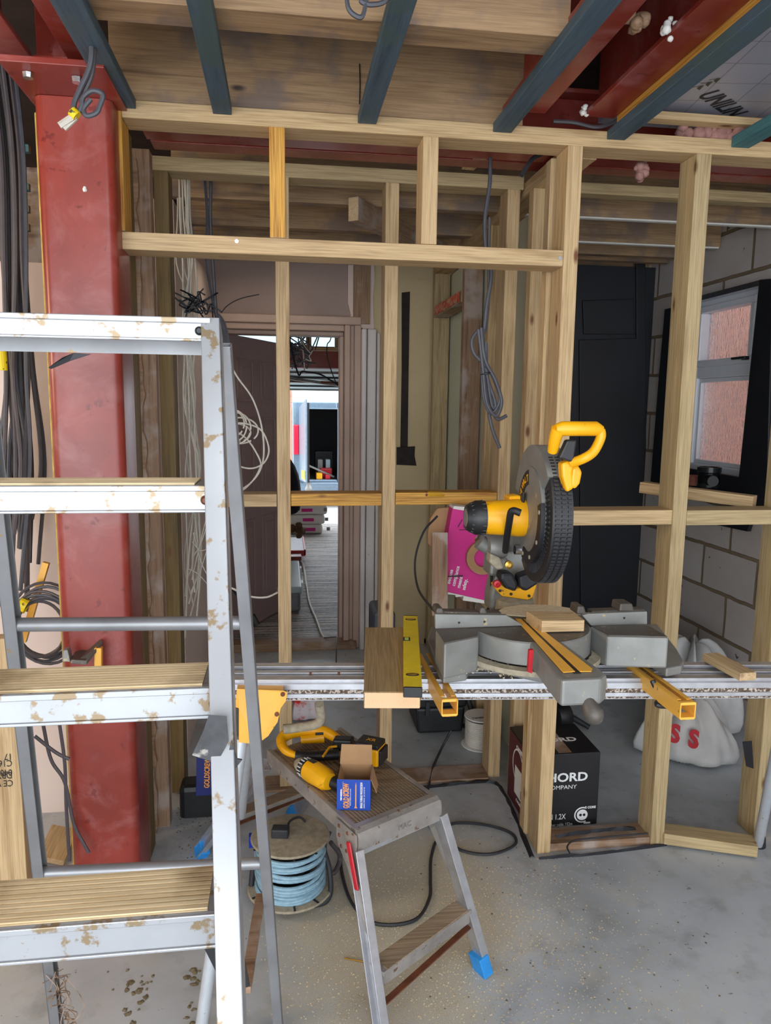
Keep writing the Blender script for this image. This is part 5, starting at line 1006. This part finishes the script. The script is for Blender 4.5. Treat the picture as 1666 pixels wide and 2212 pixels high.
tag(cable('black_floor_cable', [P(x,y,Z=z_) for x, y, z_ in ((975,1578,.10),(955,1615,.03),(935,1660,.008),(926,1700,.008),(915,1740,.008),(935,1790,.008),(985,1778,.008),(1050,1782,.008),(1105,1800,.008),(1112,1825,.008),(1060,1845,.008),(1000,1838,.008),(950,1812,.008),(932,1850,.008),(930,1900,.008),(928,1940,.008),(900,1985,.008),(840,1998,.008),(790,1985,.008),(755,1940,.008),(738,1880,.008),(735,1830,.008))], .0055, M_RUB), 'black power cable looping over the sawdusty floor by the platform', 'cable')
cable('floor_cable', [P(x,y,Z=.06) for x, y in ((1232,1845),(1226,1828),(1245,1815),(1310,1808),(1400,1800))], .003, M_RUB, label='thin black cable along the bottom plate between studs', cat='cable')
cable('black_cable', [P(x,y,Y=2.5) for x, y in ((1126,380),(1138,360),(1152,342),(1175,330))], .008, M_RUB, label='black cable rising behind the corner stud at ceiling', cat='cable')
cable('ceiling_cable', [P(x,y,Y=2.30) for x, y in ((1195,262),(1240,265),(1290,275),(1330,262),(1345,240))], .006, M_DARKC, label='dark cable lying over the top plate between steel beams', cat='cable')
cable('grey_drop_cable', [P(x,y,Y=Y_) for x, y, Y_ in ((700,1378,4.6),(722,1376,4.55),(728,1378,4.50),(727,1400,4.3),(726,1445,4.1))], .004, M_GREYC, label='grey cable dropping over the door threshold', cat='cable')
cable('black_wire', [P(777,138,Y=2.288), P(778,180,Y=2.285), P(777,225,Y=2.288)], .002, M_BLKM, label='thin black wire hanging on the deep joist by batten', cat='wire')

# ---------------- left room glimpse ----------------
sw = root('site_table', P(170,1420,Y=2.10), 'dusty steel work table end with yellow legs beside the column', 'work table')
MB().prism([P(150,1425,Y=2.14), P(190,1365,Y=2.35), P(190,1385,Y=2.35), P(152,1432,Y=2.14)], (.02,0,0)).prism([P(152,1425,Y=2.12), P(187,1428,Y=2.12), P(222,1383,Y=2.17), P(192,1380,Y=2.3)], (0,0,-.012)).build('table_top', M_CASTD, sw, bevel=.002)
MB().prism([P(134,1430,Y=2.13), P(136,1405,Y=2.13), P(146,1404,Y=2.13), P(152,1430,Y=2.13)], (0,.03,0)).build('end_block', M_CAST, sw, bevel=.002)
MB().bar(P(213,1398,Y=2.16), P(213,1500,Y=2.16), .02, .02).build('leg', M_YELM, sw, bevel=.002)
tag(MB().bar(P(100,1215,Y=2.5), P(50,1385,Y=2.5), .02, .02).build('yellow_prop', M_YELM), 'thin yellow strut leaning behind the grey cables', 'prop')

# ---------------- beyond the doorway ----------------
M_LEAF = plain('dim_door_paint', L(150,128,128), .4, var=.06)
hg0, hg1 = V(-.335,4.705,0), V(-.02,5.36,0); dn = (hg1-hg0).normalized(); nn = V(dn.y,-dn.x,0)
lf = root('door_1', hg0, kind='structure')
LW = (hg1-hg0).length
def D(a, z, o=0.0): return hg0+dn*a+nn*o+Z*z
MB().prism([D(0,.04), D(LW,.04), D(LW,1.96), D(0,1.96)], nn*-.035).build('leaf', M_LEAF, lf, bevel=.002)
for x0, x1 in ((.11,.33), (.43,.65)):
    for z0, z1 in ((.2,.78), (.95,1.45), (1.55,1.82)):
        b = MB()
        for (p, q, r, s) in ((x0,x1,z0,z0+.02), (x0,x1,z1-.02,z1), (x0,x0+.02,z0,z1), (x1-.02,x1,z0,z1)): b.prism([D(p,r), D(q,r), D(q,s), D(p,s)], nn*.006)
        b.prism([D(x0+.05,z0+.05), D(x1-.05,z0+.05), D(x1-.05,z1-.05), D(x0+.05,z1-.05)], nn*.005); b.build('panel_moulding', M_LEAF, lf, bevel=.002)
MB().lathe(D(LW-.05,1.0,.0), nn, [(.01,0), (.01,.03), (.024,.045), (.02,.06), (0,.062)], 16).build('door_knob', M_BRASS, lf)
# garage framing
tag(MB().box((-1.8, 7.0, P(680,795,Y=7.0).z), (1.8, 7.12, P(680,748,Y=7.0).z)).build('garage_beam', M_REDD, bevel=.003), 'dark red-brown beam across the garage seen through the doorway', 'beam')
tag(tbox('garage_rail', (-1.8, 6.6, P(680,757,Y=6.6).z), (1.8, 6.65, P(680,750,Y=6.6).z), M_PINE, axis=0), label='pale timber rail above the dark garage beam', cat='timber')
for px in (667, 729): tag(timber('stud_offcut', P(px,752,Y=6.4), V(P(px,724,Y=6.4).x,6.4,2.415), .045, .04, M_PINE, up=(0,1,0)), label='short pale upright '+('left' if px < 700 else 'right')+' of the two above the garage beam', cat='timber')
M_GDOOR = plain('pale_blue_door', L(176,200,206), .45, var=.05)
gd = root('garage_door', (0, 8.3, 1.8), 'pale blue up-and-over garage door raised under the ceiling', 'garage door')
za, zb_ = P(680,797,Y=7.3).z, P(680,842,Y=9.2).z
MB().prism([V(-1.5,7.3,za), V(1.6,7.3,za), V(1.6,9.18,zb_), V(-1.5,9.18,zb_)], (0,0,.03)).build('panel', M_GDOOR, gd)
for k in range(5):
    y_ = 7.5+k*.4; z_ = za+(zb_-za)*(y_-7.3)/1.9; MB().box((-1.5, y_, z_-.02), (1.6, y_+.03, z_-.001)).build('rib', (M_CAST, M_BLK)[k % 2], gd)
MB().bar(V(-.3,7.5,1.84), V(1.3,9.0,1.70), .03, .03).build('door_track', M_CAST, gd); MB().bar(V(-.4,7.9,1.80), V(1.5,8.5,1.76), .025, .025).build('door_track', M_RUST, gd)
tag(MB().box((-1.8, 9.2, zb_-.01), (1.8, 9.32, 2.5)).build('garage_lintel', M_GDOOR), 'garage opening head above the parked van', 'lintel')
random.seed(12); b = MB(); q = P(645,762,Y=5.6)
for k in range(14): b.tube(spline([q+V(random.gauss(-.02,.07), random.gauss(0,.05), random.uniform(-.12,.16)) for i in range(4)], 5), .005, 5)
tag(b.build('wiring_tangle', M_DARKC, smooth=True), 'tangle of wiring hanging from the hall ceiling', 'wiring')
cable('white_wire', [V(P(650,722,Y=5.6).x,5.6,2.42)]+[P(x,y,Y=5.6) for x, y in ((650,722),(655,760),(658,800),(656,806))], .005, M_WHITEC, label='white wire hanging below the hall wiring tangle', cat='cable')
cable('white_wire', [V(P(650,722,Y=5.5).x,5.5,2.42)]+[P(x,y,Y=5.5) for x, y in ((650,722),(668,760),(675,758),(672,764),(668,770),(672,780),(660,776))], .004, M_WHITEC, label='curled white wire beside the hall wiring tangle', cat='cable')
cable('black_wire', [V(P(600,700,Y=5.5).x,5.5,2.42)]+[P(x,y,Y=5.5) for x, y in ((640,795),(655,802),(690,808),(715,822),(735,834))], .007, M_BLKM, label='black cable sagging across the garage door view', cat='cable')
cable('black_wire', [V(P(716,722,Y=5.6).x,5.6,2.42)]+[P(x,y,Y=5.6) for x, y in ((716,722),(707,745),(708,775),(720,812),(728,830))], .004, M_BLKM, label='thin dark wire hanging right of the wiring tangle', cat='cable')
cable('white_floor_cable', [P(x,y,Z=.04) for x, y in ((640,1190),(655,1222),(662,1262),(668,1300),(684,1340),(694,1368),(700,1378))], .009, M_WHITEC, label='white cable running along the ribbed hall floor', cat='cable')
# items along the left of the hall
tb2 = root('tool_case', (0,5.7,.03), 'grey lidded tool case on the ribbed hall floor', 'tool case')
qa, qb = P(652,1318,Z=.03), P(655,1310,Z=.03); zc = P(645,1240,Y=5.7).z
MB().box((-.35, 5.3, .031), (.115, 6.2, zc-.05)).build('body', plain('grey_case_body', L(96,98,104), .4, spots=(20,.6,L(150,150,150))), tb2, bevel=.02); MB().box((-.36, 5.28, zc-.05), (.125, 6.22, zc)).build('lid', plain('pale_grey_lid', L(150,165,168), .35), tb2, bevel=.01)
for y_ in (5.45, 5.95): MB().box((.125, y_, zc-.10), (.140, y_+.09, zc-.01)).build('latch', M_WHITE, tb2, bevel=.003)
pt = root('pipe_bender', (.05,7.0,.03), 'red metal workbench tool with flat tray in the hall', 'tool')
MB().box((-.5, 7.0, P(660,1195,Y=7.0).z), (.19, 7.7, P(660,1188,Y=7.0).z)).build('tray', plain('grey_tray', L(150,150,160), .35), pt, bevel=.004)
MB().box((-.5, 6.98, P(660,1200,Y=7.0).z), (.20, 7.0, P(660,1188,Y=7.0).z)).box((.19, 6.98, P(660,1198,Y=7.0).z), (.205, 7.7, P(660,1186,Y=7.0).z)).build('rim', M_REDPL, pt)
for x_, y_ in ((-.05,7.05), (.12,7.05), (-.05,7.6), (.12,7.6)): MB().bar(V(x_,y_,.03), V(x_,y_,P(660,1197,Y=7.0).z), .03, .03).build('leg', M_REDD, pt)
MB().box((-.05, 6.8, .10), (.16, 7.0, .14)).box((-.03, 6.75, .14), (.0, 6.8, .24)).build('bending_shoe', M_REDD, pt, bevel=.005)
sk = sack('dark_coat', [V(-.3,7.2,0), V(.14,7.15,0), V(.17,7.6,0), V(-.3,7.7,0)], [(1,.5), (1.05,.6), (.95,.75), (.6,.88), (.2,.92)], 0, 0, 3, plain('black_fabric', L(30,30,40), .9, bmp=.4), 'dark coat heaped on the red bench in hall'); sk['category'] = 'coat'
blob('brown_glove', P(645,1145,Y=7.12), .06, 8, plain('brown_leather', L(92,66,40), .8), 6, label='brown glove-like bundle hanging under the dark coat', cat='glove')
for k in range(4):
    sh = (.02, 0, -.015, -.02)[k]; x0 = .22+sh; y_ = 8.65
    z0 = .031+.115*k; o = MB().box((x0-.25, y_, z0), (P(712-8*(3-k)*.6, 1150, Y=y_).x, y_+.4, z0+.112)).build('plaster_bag', M_PAPER, bevel=.03, seg=3)
    tag(o, ('lowest', 'second lowest', 'second highest', 'topmost')[k]+' white bag with magenta mark in the garage stack', 'bag', 'white plaster bags stacked in the garage')
    MB().box((x0+.0, y_-.002, z0+.035), (x0+.13, y_+.004, z0+.075)).build('print_mark', M_PINK, o, bevel=.01); MB().box((x0+.26, y_-.002, z0+.04), (x0+.30, y_+.004, z0+.08)).build('bag_mark', M_CAST, o)
for k in range(4):
    tag(MB().prism([P(620,1040+5*k,Y=8.9), P(634+3*k,1046+5*k,Y=8.9), P(644,1060,Y=8.9), P(620,1064,Y=8.9)], (0,.01,0)).build('board_sheet', M_BOARDW), 'sheet of board fanned behind the stud above the plaster bags', 'board', 'fanned boards in the garage')
# van
vn = root('van', (1.1, 13.5, -.25), 'dark van parked outside with open rear doors and tools inside', 'van')
M_VAN = plain('dark_van_paint', L(112,132,150), .25, .3, var=.1, coat=.5); M_VANL = plain('van_grey_edge', L(120,138,152), .3, .2)
YV = 12.5; vx0, vx1 = P(632,950,Y=YV).x, P(632,950,Y=YV).x+1.9; vz0, vz1 = -.02, P(700,868,Y=YV).z
ax0, ax1, az0, az1 = P(660,950,Y=YV).x, P(729,950,Y=YV).x, P(700,1036,Y=YV).z, P(700,884,Y=YV).z
b = MB(); b.box((vx0, YV, vz0), (ax0, YV+.06, vz1)).box((ax1, YV, vz0), (vx1, YV+.06, vz1)).box((ax0, YV, az1), (ax1, YV+.06, vz1)).box((ax0, YV, vz0), (ax1, YV+.06, az0))
b.box((vx0, YV+.06, vz0), (vx0+.04, YV+3, vz1)).box((vx1-.04, YV+.06, vz0), (vx1, YV+3, vz1)).box((vx0, YV+.06, vz1-.04), (vx1, YV+3, vz1)).box((vx0, YV+3, vz0), (vx1, YV+3.05, vz1)); b.build('body', M_VAN, vn, bevel=.02)
b = MB(); b.box((ax0-.05, YV+.07, az0-.02), (ax1+.4, YV+2.4, az0)).box((ax0-.05, YV+2.38, az0), (ax1+.4, YV+2.4, az1+.05)).box((ax0-.06, YV+.07, az0), (ax0-.05, YV+2.4, az1+.05)).box((ax0-.05, YV+.07, az1+.05), (ax1+.4, YV+2.4, az1+.06)); b.build('cargo_lining', M_BLK, vn)
b = MB(); b.box((ax1, YV-.02, az0), (ax1+.03, YV, az1)).box((ax0, YV-.02, az1), (ax1+.03, YV, az1+.02)); b.build('door_seal', M_VANL, vn, bevel=.005)
b = MB(); b.box((vx0, YV-.18, P(700,1058,Y=YV).z), (vx1, YV, P(700,1040,Y=YV).z)); b.build('bumper', M_VAN, vn, bevel=.02)
MB().box((vx0+.01, YV-.05, P(700,982,Y=YV).z), (vx0+.11, YV, P(700,918,Y=YV).z)).build('tail_light', plain('tail_light_red', L(225,20,60), .15), vn, bevel=.02)
dh = V(P(646,950,Y=YV-.03).x, YV-.03, 0); de = V(P(660,950,Y=11.6).x, 11.6, 0); dr_ = MB().prism([dh+Z*az0, de+Z*(az0+.04), de+Z*(az1+.16), dh+Z*(az1+.02)], (.03,0,0)).build('rear_door', M_VANL, vn, bevel=.01)
MB().prism([dh+V(.031,-.05,az0), de+V(.031,.01,az0+.04), de+V(.031,.01,az1+.10), dh+V(.031,-.05,az1)], (.03,0,0)).build('door_trim', M_BLK, dr_)
dd_ = de-dh; MB().prism([dh+dd_*.45+V(-.004,0,az0+.06), dh+dd_*.95+V(-.004,0,az0+.08), dh+dd_*.95+V(-.004,0,az0+.22), dh+dd_*.45+V(-.004,0,az0+.2)], (-.004,0,0)).build('number_plate', M_LEVEL, dr_)
MB().box((vx0-.01, YV+.5, .5), (vx0, YV+2.4, vz1-.1)).build('side_window', M_BRICK, vn)
for x_ in (vx0+.1, vx1-.1):
    MB().lathe((x_-.1, YV+.7, .0), (1,0,0), [(0,0), (.22,0), (.32,.03), (.33,.1), (.32,.18), (0,.18)], 28).build('wheel', M_RUB, vn, smooth=True)
def loose(name, px, py, dx, dz, m, lab, cat, yv=YV+.2, bev=.01):
    q = P(px, py, Y=yv); tag(MB().box((q.x-dx, yv, az0+.002), (q.x+dx, yv+.25, az0+dz)).build(name, m, bevel=bev), lab, cat)
loose('tool_bottle', 692, 1010, .045, .30, M_CAST, 'grey bottle standing inside the open van', 'bottle', YV+.5)
loose('tool_bottle', 709, 1010, .04, .30, M_GDOOR, 'pale blue bottle standing inside the open van', 'bottle', YV+.5)
loose('tool_crate', 705, 1020, .10, .16, M_REDPL, 'red crate in the back of van', 'crate', YV+.3)
loose('tool_crate', 700, 1000, .16, .42, M_BLK, 'black crate deeper in the back of van', 'crate', YV+.9)
loose('yellow_tool', 690, 1028, .05, .10, M_YEL, 'yellow tool at the sill of the van', 'tool', YV+.05)
loose('yellow_tool', 665, 1028, .03, .12, M_YEL, 'small yellow tool beside the open van door', 'tool', YV+.05)
loose('red_tool', 708, 1032, .04, .07, M_REDPL, 'red tool at the sill of the van', 'tool', YV+.05)
tag(MB().bar(P(668,1006,Y=YV+.2), P(722,1030,Y=YV+.2), .03, .03).build('pole', M_CAST), 'grey pole lying across the tools in the van', 'pole')
tag(MB().lathe(P(667,1062,Y=12.0), (0,0,1), [(0,0), (.05,0), (.06,.05), (.035,.11), (.05,.14), (0,.15)], 16).build('tow_hitch', M_CAST), 'grey tow hitch at the van bumper', 'hitch')
# houses and bare tree outside
hs = root('brick_house', (-3, 26, -.4), 'pale red brick house far beyond the van', 'house')
MB().box((-8, 25, -.5), (.3, 30, 3.2)).build('wall', M_BRICK, hs); MB().prism([V(-8.3,23.7,3.2), V(.5,23.7,3.2), V(.5,27,5), V(-8.3,27,5)], (0,3,0)).build('roof', M_CAST, hs)
tr = root('bare_tree', (3, 28, -.4), 'bare winter tree beyond the driveway', 'tree'); random.seed(6)
def br(b, p, d, r, k):
    q = p+d; b.tube([p, q], [r, r*.7], 5)
    if k:
        for i in range(3): br(b, q, (d*.72+V(random.gauss(0,.35),random.gauss(0,.3),random.uniform(-.05,.3))*d.length), r*.6, k-1)
b = MB(); br(b, V(2.2,21,-.4), V(0,0,1.6), .09, 4); b.build('branches', M_OLD, tr)
# ---------------- sawdust and debris ----------------
random.seed(77); b = MB()
for i in range(9000):
    a_ = random.gauss(0, .34); c_ = random.gauss(0, .42); x = SAWC[0]+.12+a_*.9-.25*c_*.3; y = SAWC[1]-.05+c_*.8
    if y > 2.75 or (abs(a_) > .75): continue
    s = random.uniform(.0010, .0038); t = random.uniform(0, 6.28); z0 = random.uniform(.0003,.0015)
    b.add([(x+s*math.cos(t+k), y+s*math.sin(t+k), z0+(.001 if k == 0 else 0)) for k in (0, 2.1, 4.2)], [(0,1,2)])
tag(b.build('sawdust', M_SAWD), 'scatter of sawdust and chips on the floor under the stand', 'sawdust', kind='stuff')
b = MB()
for i in range(900):
    px, py = random.choice(((1000,1440),(1010,1445),(990,1440),(1035,1440),(1100,1452),(1060,1440))); q = P(px+random.gauss(0,14), py+random.gauss(0,6), Z=.917)
    if q.x < .36: continue
    s = random.uniform(.0012,.0035); t = random.uniform(0,6.28); b.add([(q.x+s*math.cos(t+k), q.y+s*math.sin(t+k), .9165+random.uniform(0,.006)) for k in (0,2.1,4.2)], [(0,1,2)])
for i in range(700):
    q = P(1290+random.gauss(0,22), 1398+random.gauss(0,8), Z=.917); s = random.uniform(.0015,.005); t = random.uniform(0,6.28); b.add([(q.x+s*math.cos(t+k), q.y+s*math.sin(t+k), .9165+random.uniform(0,.012)) for k in (0,2.1,4.2)], [(0,1,2)])
tag(b.build('wood_shavings', M_SAWD), 'sawdust and curled shavings on the grey saw base', 'shavings', kind='stuff')

random.seed(41); b = MB()
for px, py, r, n in ((288,2115,.012,7), (300,2150,.012,6), (290,2195,.012,6), (330,2120,.008,5), (420,2110,.012,9), (410,2190,.01,6), (235,2105,.006,2)):
    for i in range(n):
        q = P(px+random.gauss(0,9), py+random.gauss(0,16), Z=0.0); k = 9; z_ = random.uniform(.0008,.003); rr = r*random.uniform(.3,1)
        ring_ = [q+V(rr*math.cos(j*6.283/k)*random.uniform(.5,1.3), rr*math.sin(j*6.283/k)*random.uniform(.5,1.3), .0004) for j in range(k)]
        b.add(ring_+[q+V(0,0,z_+.001)], [(j, (j+1) % k, k) for j in range(k)])
tag(b.build('mud_splashes', plain('dried_mud', L(120,108,84), .95, var=.3, sc=60)), 'dried mud splashes on the floor below the ladder', 'mud', kind='stuff')
b = MB()
for i in range(260):
    q = P(random.uniform(900,1640), random.uniform(1640,2190), Z=0); rr = random.uniform(.0012,.004); k = 6
    if random.random() < .5: q = P(random.uniform(380,520), random.uniform(1740,1860), Z=0)
    b.add([q+V(rr*math.cos(j*6.283/k)*random.uniform(.6,1.3), rr*math.sin(j*6.283/k)*random.uniform(.6,1.3), .0004) for j in range(k)]+[q+V(0,0,.002)], [(j, (j+1) % k, k) for j in range(k)])
tag(b.build('floor_grit', plain('dark_grit', L(110,96,70), .95, var=.3, sc=60)), 'dark grit and crumbs scattered over the concrete floor', 'grit', kind='stuff')
